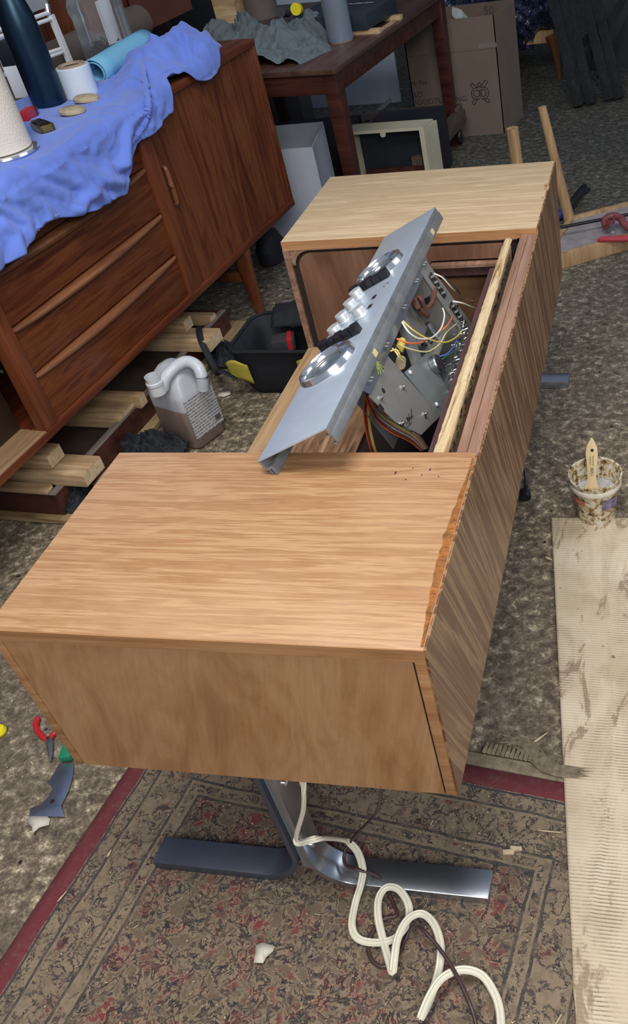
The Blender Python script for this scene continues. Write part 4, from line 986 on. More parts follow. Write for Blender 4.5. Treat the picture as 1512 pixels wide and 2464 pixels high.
for x, y in ((.01, .004), (TL-.07, .004), (.01, TW-.06), (TL-.07, TW-.06)):
    mb = MB(); t = .056; f_ = .044; mb.hexa([V((x+.006, y+.006, 0)), V((x+.006+f_, y+.006, 0)), V((x+.006+f_, y+.006+f_, 0)), V((x+.006, y+.006+f_, 0)), V((x, y, TH-.018)), V((x+t, y, TH-.018)), V((x+t, y+t, TH-.018)), V((x, y+t, TH-.018))])
    part('leg', mb, M['tablewood'], tb, bevel=.003)
# grey crumpled cloth heap
gc = P(655, 125, TH)
outl = [(500, 95), (545, 50), (620, 45), (690, 25), (760, 20), (788, 60), (790, 105), (760, 138), (700, 150), (640, 158), (610, 150), (560, 100)]
gb = [(P(560, 105, TH), .13, .055), (P(640, 120, TH), .14, .06), (P(705, 118, TH), .12, .055), (P(752, 88, TH), .08, .09), (P(700, 150, TH), .09, .035), (P(620, 160, TH), .08, .045), (P(590, 110, TH), .10, .07), (P(760, 125, TH), .07, .03), (P(520, 100, TH), .08, .05)]
def gcl(a, b_):
    x = gc.x-.42+.80*a; y = gc.y-.24+.62*b_
    h = 0
    for c, r, hh in gb: h += hh*math.exp(-((x-c.x)**2+(y-c.y)**2)/r**2)
    h -= .022
    f = foldn(x*2.3+7, y*2.3); h2 = h*(1+.75*f)+.020*(f)*(1 if h > .0 else 0)
    return V((x+.012*foldn(y*3, x*3), y, TH+.002+max(-.03, h2) if h > 0 else TH-.006))
mb = MB(); mb.grid(gcl, 150, 120)
dele = [f for f in mb.bm.faces if all(v.co.z < TH for v in f.verts)]
bmesh.ops.delete(mb.bm, geom=dele, context='FACES')
for v in mb.bm.verts: v.co.z = max(v.co.z, TH+.0006)
solo('grey_cloth', mb, M['greycloth'], 'crumpled grey cotton cloth heaped on the dark table', 'cloth', ang=80)
# film roll on table
r1 = P(822, 98, TH)
fr_ = root('film_roll', (r1.x, r1.y, TH), 0, 'tall grey stretch film roll standing on the table beside the navy box', 'film roll')
part('film', MB().lathe([(.001, .004), (.048, .004), (.048, .30), (.001, .30)], seg=40), M['greyroll'], fr_); part('core', MB().lathe([(.001, 0), (.046, 0), (.046, .005), (.001, .005)], seg=32), M['card'], fr_)
# navy flat box
nb = TBM.inverted() @ P(888, 82, TH); q0 = P(888, 84, TH); q1 = P(952, 44, TH); ex = (q1-q0); q2 = P(835, 88, TH)
nbx = root('flat_box', (q0.x, q0.y, TH+.016), 0, 'flat navy blue box with small white lettering on the table', 'box')
exn = ex.normalized(); eyn = V((-exn.y, exn.x, 0)); lb = ex.length*1.12
mb = MB(); mb.hexa([V((0, 0, 0)), exn*lb, exn*lb+eyn*.34, eyn*.34, V((0, 0, .055)), exn*lb+V((0, 0, .055)), exn*lb+eyn*.34+V((0, 0, .055)), eyn*.34+V((0, 0, .055))])
part('box_body', mb, mat('navy_gift_box', (.02, .03, .045), .5), nbx, bevel=.002)
tq = PL(866, 8, (0, 0, TH+.071), (0, 0, 1))-V((q0.x, q0.y, TH+.016))
part('white_lettering', text_mb('STRAPPED ARMY', .016, frame((tq.x, tq.y, .0556), -eyn, exn), .0002), M['white'], nbx)
for i, (u, v, lab) in enumerate(((905, 74, 'small pine offcut under the near corner of the navy box'), (955, 42, 'pine offcut sticking out under the far end of the navy box'))):
    p = P(u, v, TH+.008); solo('pine_offcut', MB().beam(p-eyn*.02, p+eyn*.14, .03, .016), M['pine'], lab, 'offcut', 'pine offcuts under the navy box', bevel=.001)
p = P(925, 66, TH+.005); solo('pine_strip', MB().beam(p-exn*.08, p+exn*.10, .008, .010), M['pine'], 'thin pine strip along the table edge beside the navy box', 'strip')
# spray bottle with yellow cap lying on cloth
yb = P(712, 22, TH+.10)
yo = root('bottle', yb, 0, 'small bottle with a yellow cap lying on the grey cloth', 'bottle')
part('yellow_cap', MB().lathe([(.0001, 0), (.022, 0), (.022, .022), (.0001, .022)], frame((0, 0, 0), (0, .2, 1), (1, 0, 0)), 24), M['yellow'], yo)
part('bottle_body', MB().lathe([(.0001, 0), (.018, 0), (.018, .07), (.0001, .07)], frame((-.075, .03, -.01), (0, .2, 1), (1, 0, 0)), 20), M['inkgrey'], yo)
# things behind the table (dim)
back = P(600, 20, TH)
solo('grey_drum', MB().lathe([(.075, 0), (.075, .35), (.0001, .35)], Matrix.Translation((P(640, 30, TH).x+.02, P(640, 30, TH).y-.10, TH)), 32), mat('taupe_drum', (.12, .10, .09), .7), 'taupe cylindrical container behind the grey cloth', 'container')
p = P(570, 55, TH); solo('wooden_block', MB().box(p.x-.05, p.x+.05, p.y-.09, p.y+.01, TH, TH+.20), M['pine'], 'brown wooden block behind the grey cloth beside the taupe container', 'block', bevel=.002)
p = P(505, 60, .5)
cbk = root('dark_cabinet', (-1.62, 3.0, 0), .1, 'tall dark cabinet behind the table and sideboard', 'cabinet')
part('cabinet_body', MB().box(-.6, .45, 1.0, 1.4, 0, 1.5), M['navy'], cbk); part('brown_post', MB().beam((.26, .70, 0), (.20, .70, 1.2), .05, .05), M['tablewood'], cbk)

# ================================================================ UNDER AND AROUND THE TABLE
# big carton
CY = 3.79; cz = .512
bcx0, bcx1 = PL(962, 100, (0, CY, 0), (0, 1, 0)).x+.02, PL(1216, 327, (0, CY, 0), (0, 1, 0)).x
ca = root('large_carton', (0, CY, 0), 0, 'large open brown carton with black printing standing behind the table leg', 'carton')
sk = .0
dx, dy = .060, .25
mb = MB(); th = .005
mb.box(bcx0, bcx1, 0, th, 0, cz); part('front_panel', mb, M['brownbox'], ca)
mb = MB(); mb.hexa([V((bcx1, 0, 0)), V((bcx1+dx, dy, 0)), V((bcx1+dx-th, dy, 0)), V((bcx1-th, 0, 0)), V((bcx1, 0, cz)), V((bcx1+dx, dy, cz)), V((bcx1+dx-th, dy, cz)), V((bcx1-th, 0, cz))]); part('side_panel', mb, M['brownbox'], ca)
part('back_panel', MB().box(bcx0, bcx1+dx, dy, dy+th, 0, cz+.008), M['brownin'], ca); part('left_panel', MB().box(bcx0, bcx0+th, 0, dy, 0, cz), M['brownbox'], ca)
part('crease', MB().box(bcx0+.01, bcx1-.004, -.0012, 0, .376, .379), M['brownin'], ca); part('tape', MB().box(.0, bcx1, -.0014, 0, .381, .401), mat('clear_tape', (.22, .19, .17), .15, coat=.5), ca)
def cl(u, v): q = PL(u, v, (0, CY, 0), (0, 1, 0)); return V((q.x, 0, q.z))
def ctext(s, u, v, size, m):
    q = cl(u, v); part('printed_text', text_mb(s, size, frame((q.x, -.0008, q.z), (1, 0, 0), (0, 0, 1)), .0002, 'LEFT'), m, ca)
ctext('100- Pcs', 978, 203, .030, M['inkgrey']); ctext('A&D', 982, 231, .036, M['inkgrey']); ctext('WOODTURNING', 985, 249, .036, M['inkgrey'])
q = cl(1156, 224); mb = MB(); sc = .001
def stroke(pts, closed=False, r=.0016): mb.tube([V((q.x+x*.001, -.001, q.z+z*.001)) for x, z in pts], r, 5, closed=closed, up=(0, 1, 0))
R_ = 26
pill = [(-16+R_*math.cos(a), R_*math.sin(a)) for a in [math.pi/2+math.pi*k/12 for k in range(13)]]; stroke(pill+[(-4, -26)]); stroke([(-16, 26), (-2, 26)])
pill = [(16+R_*math.cos(a), R_*math.sin(a)) for a in [-math.pi/2+math.pi*k/12 for k in range(13)]]; stroke([(4, -26)]+pill); stroke([(16, 26), (2, 26)])
stroke([(-16+15*math.cos(a), 15*math.sin(a)) for a in [2*math.pi*k/16 for k in range(16)]], True); stroke([(-1, 16), (0, -17)])
stroke([(7, 16), (7, -16), (15, -16)]+[(15+15*math.cos(a), 16*math.sin(a)) for a in [-math.pi/2+math.pi*k/8 for k in range(9)]]+[(7, 16)])
stroke([(8*math.cos(a), 39+8*math.sin(a)) for a in [2*math.pi*k/12 for k in range(12)]], True)
stroke([(8, 28), (30, 56), (42, 47), (20, 24)]); stroke([(-30, 26), (-44, 38), (-36, 42), (-35, 50), (-12, 28)])
stroke([(-32, -26), (-42, -40), (-38, -48), (-30, -46), (-18, -27)]); stroke([(16, -27), (32, -46), (40, -44), (42, -36), (28, -24)])
part('printed_logo', mb, M['ink'], ca, label='black line logo of crossed tools around two letters')
q50 = V((cl(1120, 40).x, dy-.0005, cz-.02)); part('written_text', text_mb('50', .05, frame((.02, dy-.001, cz-.028), (1, 0, 0), (0, 0, 1)), .0002), M['inkgrey'], ca)
mb = MB(); mb.grid(lambda a, b_: V((-.13+.10*a+.02*foldn(b_*3, a), dy*.5+.03*math.sin(a*5), .40+.14*b_*(1-.5*a))), 12, 12); part('plastic_bag', mb, mat('milky_bag', (.45, .48, .48), .25, coat=.5), ca)
# white open carton beside sideboard
wq = V((-.67, 2.618, 0)); wr, wl, wh = -.444, -.72, .366
wx = root('white_carton', (0, 2.618, 0), 0, 'open white cardboard carton standing between the sideboard and the table', 'carton')
o1, o2 = V((-.045, .285, 0)), 0
def wall4(a, b_, t, h): d = (b_-a).normalized(); n_ = V((-d.y, d.x, 0))*t; return MB().hexa([a, b_, b_+n_, a+n_, a+V((0, 0, h)), b_+V((0, 0, h)), b_+n_+V((0, 0, h)), a+n_+V((0, 0, h))])
A0, A1, A2, A3 = V((wl, 0, 0)), V((wr, 0, 0)), V((wr, 0, 0))+o1, V((wl, 0, 0))+o1
part('front_flap', wall4(A0, A1, .004, wh), M['whitecard'], wx); part('side_panel', wall4(A1, A2, .004, wh), mat('white_card_side', (.37, .40, .46), .7), wx); part('back_panel', wall4(A3, A2, .004, wh+.006), M['whitecard'], wx); part('left_panel', wall4(A0, A3, .004, wh), M['whitecard'], wx); part('base', MB().prism([A0, A1, A2, A3], (0, 0, .01)), M['whitecard'], wx)
# white panel behind
a_, b_ = P(600, 272), P(965, 245)
mb = MB(); mb.hexa([a_, b_, b_+V((0, .02, 0)), a_+V((0, .02, 0)), a_+V((0, .12, .75)), b_+V((-.02, .12, .75)), b_+V((-.02, .14, .75)), a_+V((0, .14, .75))])
solo('white_board', mb, M['panel'], 'large white panel leaning upright behind the table legs', 'panel')
# grey brown carton left
p0 = P(655, 308)+V((0, -.02, 0)); solo('grey_carton', MB().box(p0.x-.12, p0.x+.20, p0.y, p0.y+.18, 0, .31), mat('grey_brown_carton', (.10, .09, .085), .8), 'grey brown carton behind the white carton under the table', 'carton', bevel=.003)
# dolly with caster
dq = P(1095, 262, .14)
dl = root('furniture_dolly', (0, 0, 0), 0, 'rough wooden furniture dolly on black casters beside the large carton', 'dolly')
d0, d1 = P(1108, 262, .15), P(1052, 345, .15)
part('side_board', MB().beam(d0-V((0, 0, .03)), P(1005, 395, .12)+V((0, 0, -.0)), .05, .06), wood('dolly_wood', [(.06, .04, .03), (.10, .07, .055), (.14, .10, .08)], 'y', 20, 8, .7), dl, bevel=.003)
part('cross_board', MB().beam(P(880, 278, .15), d0, .08, .025), wood('dolly_wood2', [(.07, .045, .035), (.12, .085, .065), (.16, .12, .09)], 'x', 20, 8, .7), dl, bevel=.003)
part('cross_board', MB().beam(P(860, 352, .10), P(1020, 345, .10), .07, .022), M['tablewood'], dl, bevel=.003)
wq = P(1104, 352); cst = part('caster', MB().lathe([(.0001, 0), (.018, 0), (.036, .004), (.040, .010), (.040, .020), (.036, .026), (.018, .030), (.0001, .030)], frame(wq+V((-.01, .03, .040)), (0, .95, .3), (0, 0, 1)), 28), M['black'], dl)
mb = MB(); mb.beam(wq+V((.008, .03, .04)), wq+V((-.005, .03, .11)), .006, .03); mb.beam(wq+V((-.045, .03, .112)), wq+V((.035, .03, .112)), .06, .005); part('caster_fork', mb, M['steel'], cst)
# long grey rods
for (a, b_, z0, z1, lab) in (((872, 300), (940, 240), .10, .20, 'grey metal channel leaning behind the front table leg, upper piece'), ((808, 385), (850, 345), .03, .05, 'grey wooden rod on the floor beside the cream frame')):
    solo('metal_channel', MB().beam(P(*a, z0), P(*b_, z1), .022, .016), M['chassis2'], lab, 'rod')
# cream frame box
Zc = .24
f0 = P(843, 420, 0)
cf = root('cream_frame', (0, 0, 0), 0, 'cream wooden frame with hinged cleats standing under the table beside the dark box', 'frame')
FY = 3.02
def fc(u, v): return PL(u, v, (0, FY, 0), (0, 1, 0))
pTL, pTR, pBL, pBR = fc(826, 326), fc(1020, 313), fc(852, 425), fc(1048, 415)
tk = .022
def fbeam(a, b_, n_, w_=.05, h_=.018, lab=None): return part(n_, MB().beam(a, b_, w_, h_, (0, 0, 1)), M['cream'], cf, bevel=.0015)
part('top_rail', MB().hexa([pTL, pTR, pTR+V((.02, .10, 0)), pTL+V((.02, .10, 0)), pTL+V((0, 0, .012)), pTR+V((0, 0, .012)), pTR+V((.02, .10, .012)), pTL+V((.02, .10, .012))]), M['cream'], cf)
zl = -pTL.z
part('side_rail', MB().hexa([V((pTL.x, FY, 0)), V((pTL.x+.02, FY, 0)), V((pTL.x+.04, FY+.1, 0)), V((pTL.x+.02, FY+.1, 0)), pTL, pTL+V((.02, 0, 0)), pTL+V((.04, .1, 0)), pTL+V((.02, .1, 0))]), M['cream'], cf)
part('side_rail', MB().hexa([V((pTR.x-.02, FY, 0)), V((pTR.x, FY, 0)), V((pTR.x+.03, FY+.12, 0)), V((pTR.x+.01, FY+.12, 0)), pTR+V((-.02, 0, 0)), pTR, pTR+V((.03, .12, 0)), pTR+V((.01, .12, 0))]), M['cream'], cf)
mb = MB()
for (x, z) in ((pTL.x+.17, pTL.z-.008), (pTR.x-.024, .06)): mb.lathe([(.012, 0), (.012, .006)], frame((x, FY+.003, z), (1, 0, 0), (0, 0, 1)), 14)
part('cleat', mb, M['cream'], cf)
part('cross_rail', MB().box(pTL.x+.05, pTR.x-.03, FY+.05, FY+.065, .075, .115), M['tablewood'], cf)
part('cloth_back', MB().box(pTL.x+.03, pTR.x-.022, FY+.09, FY+.1, 0, pTL.z), M['navy'], cf)
solo('dark_box', MB().box(pTL.x+.05, pTR.x+.01, FY+.14, FY+.40, 0, pTL.z-.03), M['navy'], 'low navy black box behind the cream frame under the table', 'box', bevel=.003)
solo('black_bin', MB().box(-1.05, -.62, 3.35, 3.8, 0, .14), M['darkcloth'], 'low black box behind the white carton', 'box', bevel=.003)
jq = P(755, 300); solo('glass_jar', MB().lathe([(.001, 0), (.045, 0), (.047, .06), (.04, .09), (.03, .10)], Matrix.Translation((jq.x, 3.5, .14)), 24), mat('dark_glass', (.12, .12, .13), .1, trans=.6), 'small dark glass jar behind the white carton', 'jar')

# ================================================================ RIGHT BACKGROUND
# blue plastic wrapped furniture
lg = P(1347, 192)
bf = root('wrapped_sofa', (lg.x, lg.y, 0), 0, 'blue upholstered seat wrapped in shiny clear plastic, on tapered wooden legs', 'sofa')
z0 = .225
mb = MB()
def wf(a, b_):        # front face bulging
    x = -.75+.735*a; z = z0+.62*b_; z -= (.085*min(1, max(0, (-.10-x)/.04)))*(1-b_); y = -.03-.05*math.sin(math.pi*b_)-.07*foldn(x*7, z*7)
    if b_ < .25: y += .10*(1-b_/.25)**2
    return V((x, y, z+.02*foldn(x*2, 3)))
mb.grid(wf, 80, 40); part('wrapped_body', mb, M['bluewrap'], bf, ang=80)
part('seat_core', MB().box(-.74, .0, .10, .7, z0, .84), mat('navy_seat', (.01, .018, .05), .8), bf, bevel=.03)
part('seat_rail', MB().box(-.70, -.02, .02, .05, z0-.04, z0+.02), M['oak'], bf)
part('leg', MB().tube(smooth_path([(-.03, 0, z0), (-.012, 0, .14), (0, 0, .0)], 4), [.034, .033, .030, .026, .022, .018, .014, .012, .010], 14), wood('sofa_leg', [(.16, .06, .02), (.24, .10, .035)], 'z', 20, 8, .4), bf, label='tapered orange-brown leg')
part('leg', MB().tube(smooth_path([(-.68, .0, z0), (-.69, 0, 0)], 4), [.034, .03, .024, .018, .010], 14), M['oak'], bf)
# dark slats leaning (folded trestles)
feet = [(1393, 262, 1322, -40), (1424, 256, 1362, -20), (1468, 246, 1392, -60), (1492, 243, 1425, -50), (1402, 255, 1340, -60)]
for i, (u, v, u2, v2) in enumerate(feet):
    a_ = P(u, v); b_ = PL(u2, v2, a_+V((0, .22, 0)), (0, 1, 0))
    names = ['leftmost dark weathered slat leaning at the back right', 'second dark slat from the left leaning at the back right', 'third dark slat from the left leaning at the back right', 'rightmost dark slat of the leaning row at the back right', 'dark slat tucked between the two leftmost leaning slats']
    a_ = a_+V((0, 0, .012)) 
    solo('leaning_slat', MB().beam(a_, b_, .050, .026, (0, -1, .3)), M['slat'], names[i], 'slat', 'dark slats leaning at the back right', bevel=.003)
for i, (p_, q_) in enumerate((((1400, 170, .25), (1512, -20, .75)), ((1445, 190, .18), (1530, 20, .6)), ((1360, 160, .3), (1440, 60, .5)))):
    a_ = PL(p_[0], p_[1], (0, 4.33, 0), (0, 1, 0)); b_ = PL(q_[0], q_[1], (0, 4.36, 0), (0, 1, 0))
    solo('cross_slat', MB().beam(a_, b_, .035, .022, (0, -1, 0)), M['slat'], ['long diagonal dark slat crossing behind the leaning row', 'lower diagonal dark slat crossing behind the leaning row', 'short diagonal dark slat between the leaning slats'][i], 'slat', bevel=.002)
bk = P(1500, 60); solo('dark_board', MB().box(.42, 1.3, 4.75, 4.8, 0, 1.2), mat('dark_grey_panel', (.03, .032, .035), .8), 'dark panel behind the leaning slats', 'panel')
# upturned stool frame
s0 = P(1375, 517, .06); sd = (P(1512, 482, .06)-s0); sd.z = 0; sd.normalize(); sn = V((sd.y, -sd.x, 0))
st = root('upturned_stool', (s0.x, s0.y, 0), math.atan2(sd.y, sd.x), 'pale oak stool frame lying upside down behind the console with legs in the air', 'stool')
SF = .30
STI = (Matrix.Translation((s0.x, s0.y, 0)) @ Matrix.Rotation(math.atan2(sd.y, sd.x), 4, 'Z')).inverted()
SAq = V((0, 0, 0)); SBq = V((.40, 0, 0)); SFq = STI @ V((.430, 2.246, 0)); SGq = SFq + (STI.to_3x3() @ V((.223, .133, 0))).normalized()*.46
for a_, b_ in ((SAq, SBq), (SFq, SGq), (SAq, SFq), (SBq, SGq)): part('seat_rail', MB().beam(a_+V((0, 0, .026)), b_+V((0, 0, .026)), .024, .052), M['oak'], st, bevel=.002)
part('webbing', MB().prism([q_*.96+V((.008, -.006, .036)) for q_ in (SAq, SFq, SGq, SBq)], (0, 0, .007)), mat('lavender_webbing', (.28, .25, .26), .85, var=.25, vs=20), st)
tpw = STI @ PL(1305, 257, s0, (0, 1, 0))
part('leg', MB().tube([(0, 0, .0), (tpw*.3), tpw], [.022, .019, .0145], 12), M['oak'], st)
part('leg', MB().tube([(.39, 0, .0), V((.39, 0, 0))+tpw], [.022, .0145], 12), M['oak'], st)
# separate upright post seen left of it
q = PL(1233, 308, (0, 2.55, 0), (0, 1, 0)); solo('wooden_post', MB().tube([(q.x+.02, 2.55, 0), (q.x, 2.55, q.z)], [.022, .021], 14), M['oak'], 'round oak post standing just behind the far cabinet top', 'post')
# bar clamp
cp0, cp1 = P(1350, 547, .085), P(1560, 507, .085)
cl_ = root('bar_clamp', cp0, 0, 'black bar clamp with a dark red head resting across the upturned stool', 'clamp')
oc = Matrix.Translation(-cp0)
part('bar', MB().tube([V((0, 0, 0)), cp1-cp0], .006, 12), M['black'], cl_)
hq = P(1480, 545, .08)-cp0
mb = MB(); mb.tube(smooth_path([hq+V((-.03, .0, .0)), hq+V((-.035, .03, .012)), hq+V((-.01, .05, .018)), hq+V((.02, .03, .016)), hq+V((.03, 0, .01)), hq+V((.06, -.03, 0)), hq+V((.10, -.03, 0))], 5), .013, 12)
part('clamp_head', mb, M['brickred'], cl_); part('screw_boss', MB().lathe([(.009, 0), (.016, .0), (.016, .014), (.009, .014)], Matrix.Translation(hq+V((-.015, .012, .008))), 20, cap=False), M['brickred'], cl_)
lv = P(1490, 575, .06)-cp0
part('release_lever', MB().tube(smooth_path([lv+V((-.075, .0, 0)), lv+V((-.04, 0, .002)), lv, lv+V((.05, .0, 0))], 4), [.003, .006, .009, .010, .010, .010, .010, .010, .010, .011, .011, .011, .011], 10), mat('lever_red', (.42, .04, .06), .35), cl_)
part('steel_screw', MB().lathe([(.001, 0), (.009, .002), (.009, .008), (.001, .012)], Matrix.Translation(lv+V((-.02, .02, .01))), 14), M['chrome'], cl_)
# black handled tool on the floor
h0, h1 = P(1408, 448, .02), P(1352, 520, .02)
hh = root('black_handled_tool', h1, 0, 'black handled tool with a blue collar on the floor behind the upturned stool', 'tool')
part('handle', MB().tube(smooth_path([V((0, 0, 0)), (h0-h1)*.5, (h0-h1)], 4), [.010, .012, .013, .014, .014, .015, .015, .014, .010], 12), M['black'], hh)
part('blue_collar', MB().tube([V((-.02, -.01, 0)), V((-.004, .02, .0))], .016, 12), mat('blue_plastic', (.03, .06, .4), .4), hh)
h0b = P(1398, 470, .012); solo('black_strap', MB().tube(smooth_path([h0b+V((.03, .06, 0)), h0b, P(1368, 520, .012)], 4), .008, 8), M['black'], 'second black handle lying beside the blue collared tool', 'handle')

# ================================================================ LOWER LEFT: plinth frame, blocks, jug, bag
fA, fB = P(115, 1190, .085), P(530, 745, .085); fd = (fB-fA); FLN = fd.length; fd.normalize()
fr = root('plinth_frame', (fA.x, fA.y, 0), math.atan2(fd.y, fd.x), 'dark red wooden plinth frame lying on the floor under the sideboard', 'plinth')
part('front_board', MB().box(-.0, FLN, -.022, 0, .018, .083), M['plinth'], fr, bevel=.001); part('top_edge', MB().box(-.0, FLN, -.022, 0, .0831, .0855), wood('grey_edge', [(.13, .10, .085), (.22, .17, .15), (.30, .25, .22)], 'x', 40, 10, .7, .2), fr)
part('near_board', MB().box(0, .022, 0, .60, .018, .083), M['plinth'], fr, bevel=.001); part('near_edge', MB().box(0, .022, 0, .60, .0831, .0855), M['plytop'], fr)
part('far_board', MB().box(FLN-.022, FLN, 0, .60, .018, .083), M['plinth'], fr, bevel=.001)
part('back_board', MB().box(0, FLN, .58, .60, .018, .083), M['plinth'], fr)
part('pale_underboard', MB().box(-.02, FLN+.05, -.055, .0, .004, .017), wood('pale_ply', [(.2, .12, .05), (.33, .23, .11), (.42, .31, .17)], 'x', 40, 10, .7, .2), fr); part('pale_underboard', MB().box(-.02, .0, .0, .6, .004, .017), M['plypale'], fr)
part('dusty_floor_board', MB().box(.022, FLN-.022, .03, .58, .018, .024), mat('dusty_brown_board', (.10, .065, .045), .85, var=.2), fr)
FM = Matrix.Translation((fA.x, fA.y, 0)) @ Matrix.Rotation(math.atan2(fd.y, fd.x), 4, 'Z'); FI = FM.inverted()
def block(u, v, zt, wd, ht, ln, lab, over=0):
    q = FI @ P(u, v, zt)      # near right top corner of the visible end
    mb = MB(); n = 5; x0, x1 = q.x, q.x+wd; y0, y1 = q.y, q.y+ln
    mb.box(x0, x1, y0, y1, zt-ht, zt)
    r_ = root('timber_block', FM @ V(((x0+x1)/2, (y0+y1)/2, zt-ht)), math.atan2(fd.y, fd.x)+math.pi/2, lab, 'timber block', 'offcut timber blocks laid on the plinth frame')
    loc = Matrix.Translation(V((-(x0+x1)/2, -(y0+y1)/2, -(zt-ht)))); Rz = Matrix.Rotation(-math.pi/2, 4, 'Z')
    mb.bm.transform(Rz @ loc)
    part('block', mb, M['pine'], r_, bevel=.002)
    mb = MB(); mb.box(x0+.003, x1-.003, y0-.0006, y0+.001, zt-ht+.003, zt-.003); mb.bm.transform(Rz @ loc)
    e_ = part('end_grain', mb, M['pineend'], r_)
    return r_
block(197, 1145, .123, .085, .038, .34, 'wide timber block with split corner and ringed end grain, nearest the console')
block(110, 1100, .165, .06, .040, .30, 'pale sawn timber block on top, just under the sideboard edge')
block(108, 1182, .098, .03, .012, .42, 'thin pale strip lying on the near board of the plinth frame')
block(283, 1005, .10, .085, .038, .34, 'flat timber block lying inside the plinth frame, middle one')
block(332, 958, .115, .035, .036, .34, 'narrow timber block beside the middle one inside the plinth frame')
block(500, 822, .122, .085, .038, .36, 'broken ended timber block next to the tool bag')
block(440, 775, .158, .05, .038, .30, 'rough ended timber block stacked highest under the sideboard')
block(505, 765, .10, .04, .030, .30, 'farthest timber block at the far corner of the plinth frame')
# jug
jr = math.atan2((P(552, 1030)-P(480, 1085)).y, (P(552, 1030)-P(480, 1085)).x)
J0 = P(395, 1062); J1 = P(482, 1085); J2 = P(552, 1030)
jc = (J0+J2)/2
jx = (J1-J0).normalized(); hw, hd = .073, .055
jg = root('plastic_jug', jc, math.atan2((J2-J1).y, (J2-J1).x)-math.radians(0), 'milky plastic jug of brown liquid with printed label, on the floor under the sideboard', 'jug')
JM = Matrix.Translation(jc) @ Matrix.Rotation(math.atan2((J2-J1).y, (J2-J1).x), 4, 'Z'); JI = JM.inverted()
bx_ = (J2-J1).length/2; by_ = .072; bx_ = max(.058, bx_)
def rr2(hx, hy, r, z, ox=0, oy=0, n=5):
    pts = []
    for cx, cy, a0 in ((1, 1, 0), (-1, 1, 90), (-1, -1, 180), (1, -1, 270)):
        for k in range(n+1): a = math.radians(a0+90*k/n); pts.append((ox+cx*(hx-r)+r*math.cos(a), oy+cy*(hy-r)+r*math.sin(a), z))
    return pts
secs = [rr2(bx_-.006, by_-.006, .02, 0), rr2(bx_, by_, .022, .008), rr2(bx_, by_, .022, .155), rr2(bx_-.002, by_-.002, .024, .17), rr2(bx_-.010, by_-.012, .026, .19), rr2(bx_*.72, by_*.80, .025, .208, 0, 0), rr2(bx_*.45, by_*.60, .018, .232, .005, -.006), rr2(bx_*.25, by_*.30, .012, .240, .005, -.006)]
part('jug_body', loft(secs), M['jug'], jg, ang=60)
ncq = JI @ P(371, 918, .232)
NX, NY = ncq.x, ncq.y
part('neck', MB().lathe([(.022, .196), (.021, .222), (.023, .224), (.023, .232), (.020, .234), (.0205, .25), (.018, .25), (.017, .225)], Matrix.Translation((NX, NY, 0)), 24, cap=False), mat('milky_plastic', (.6, .63, .67), .35), jg)
hpth = [JI @ P(u, v, z) for u, v, z in ((392, 935, .20), (400, 908, .228), (424, 882, .245), (450, 870, .252), (474, 880, .243), (486, 905, .22), (490, 935, .18))]
part('jug_handle', MB().tube(smooth_path(hpth, 6), .016, 14), mat('milky_plastic2', (.6, .64, .69), .32), jg)
lm = MB(); lm.box(-.054, .054, -.062, .060, 0, .0006); lo = part('printed_label', lm, m_print('jug_label_print', (.58, .57, .58), (.09, .09, .11), 700, 260, .46), jg)
# label sits on the long face towards the camera
best = (V((0, -1, 0)), by_) if True else max([(V((1, 0, 0)), bx_), (V((-1, 0, 0)), bx_), (V((0, -1, 0)), by_), (V((0, 1, 0)), by_)], key=lambda t: (JM.to_3x3() @ t[0]).dot((V((.35, -1, 0))).normalized()))
nrm, hdist = best
lx = V((0, 0, 1)).cross(nrm); lo.matrix_local = frame(nrm*(hdist+.0008)+V((0, 0, .098)), lx, (0, 0, 1))
mb = MB(); rb = random.Random(5)
xk = 0.028
while xk < .048: w_ = rb.choice((.0008, .0014, .002)); mb.box(xk, xk+w_, -.05, -.034, .0006, .001); xk += w_+rb.choice((.0008, .0014))
part('barcode', mb, M['ink'], lo)
# tool bag
bgp = P(660, 905)
g0, g1, g2 = P(594, 951), P(702, 952), P(772, 800)
bgc = V(((g0.x+g2.x)/2, g0.y+.13, 0)); 
bg_ = root('tool_bag', (g0.x, g0.y, 0), 0, 'black canvas tool bag with yellow corners standing open behind the jug', 'tool bag')
bw = .27; bdp = .22; bh = .15
def bagsec(z, gx, gy, wob):
    pts = rr2(bw/2+gx, bdp/2+gy, .05, z, bw/2-.0, bdp/2, 8)
    return [(x+wob*noise.noise(V((x*18, y*18, z*18))), y+wob*noise.noise(V((x*18+7, y*18, z*18))), z+wob*.8*noise.noise(V((x*9, y*9, 3)))) for x, y, z in pts]
secs = [bagsec(0.002, -.01, -.01, 0), bagsec(.03, 0, 0, .01), bagsec(.08, -.002, .0, .016), bagsec(.125, .012, .008, .016), bagsec(bh, .018, .012, .012), bagsec(bh-.004, .008, .002, .012), bagsec(bh-.05, -.015, -.015, .012), bagsec(.03, -.03, -.03, 0)]
part('bag_body', loft(secs), M['bagblack'], bg_, ang=70)
rim = [V(p) for p in bagsec(bh+.002, .016, .010, .012)]; part('rim_piping', MB().tube(rim, .006, 8, closed=True), M['bagblack'], bg_)
def bagpatch(x0, x1, z0, z1, nm):
    mb = MB(); mb.grid(lambda a, b_: V((x0+(x1-x0)*a, -.012-.010*b_-.006*math.sin(a*3), z0+(z1-z0)*b_+.012*math.sin(a*4))), 8, 6); o = part(nm, mb, M['bagyel'], bg_); so = o.modifiers.new('s', 'SOLIDIFY'); so.thickness = .003
bagpatch(-.022, .045, .055, .125, 'yellow_patch'); bagpatch(.20, .30, .06, .125, 'yellow_patch')
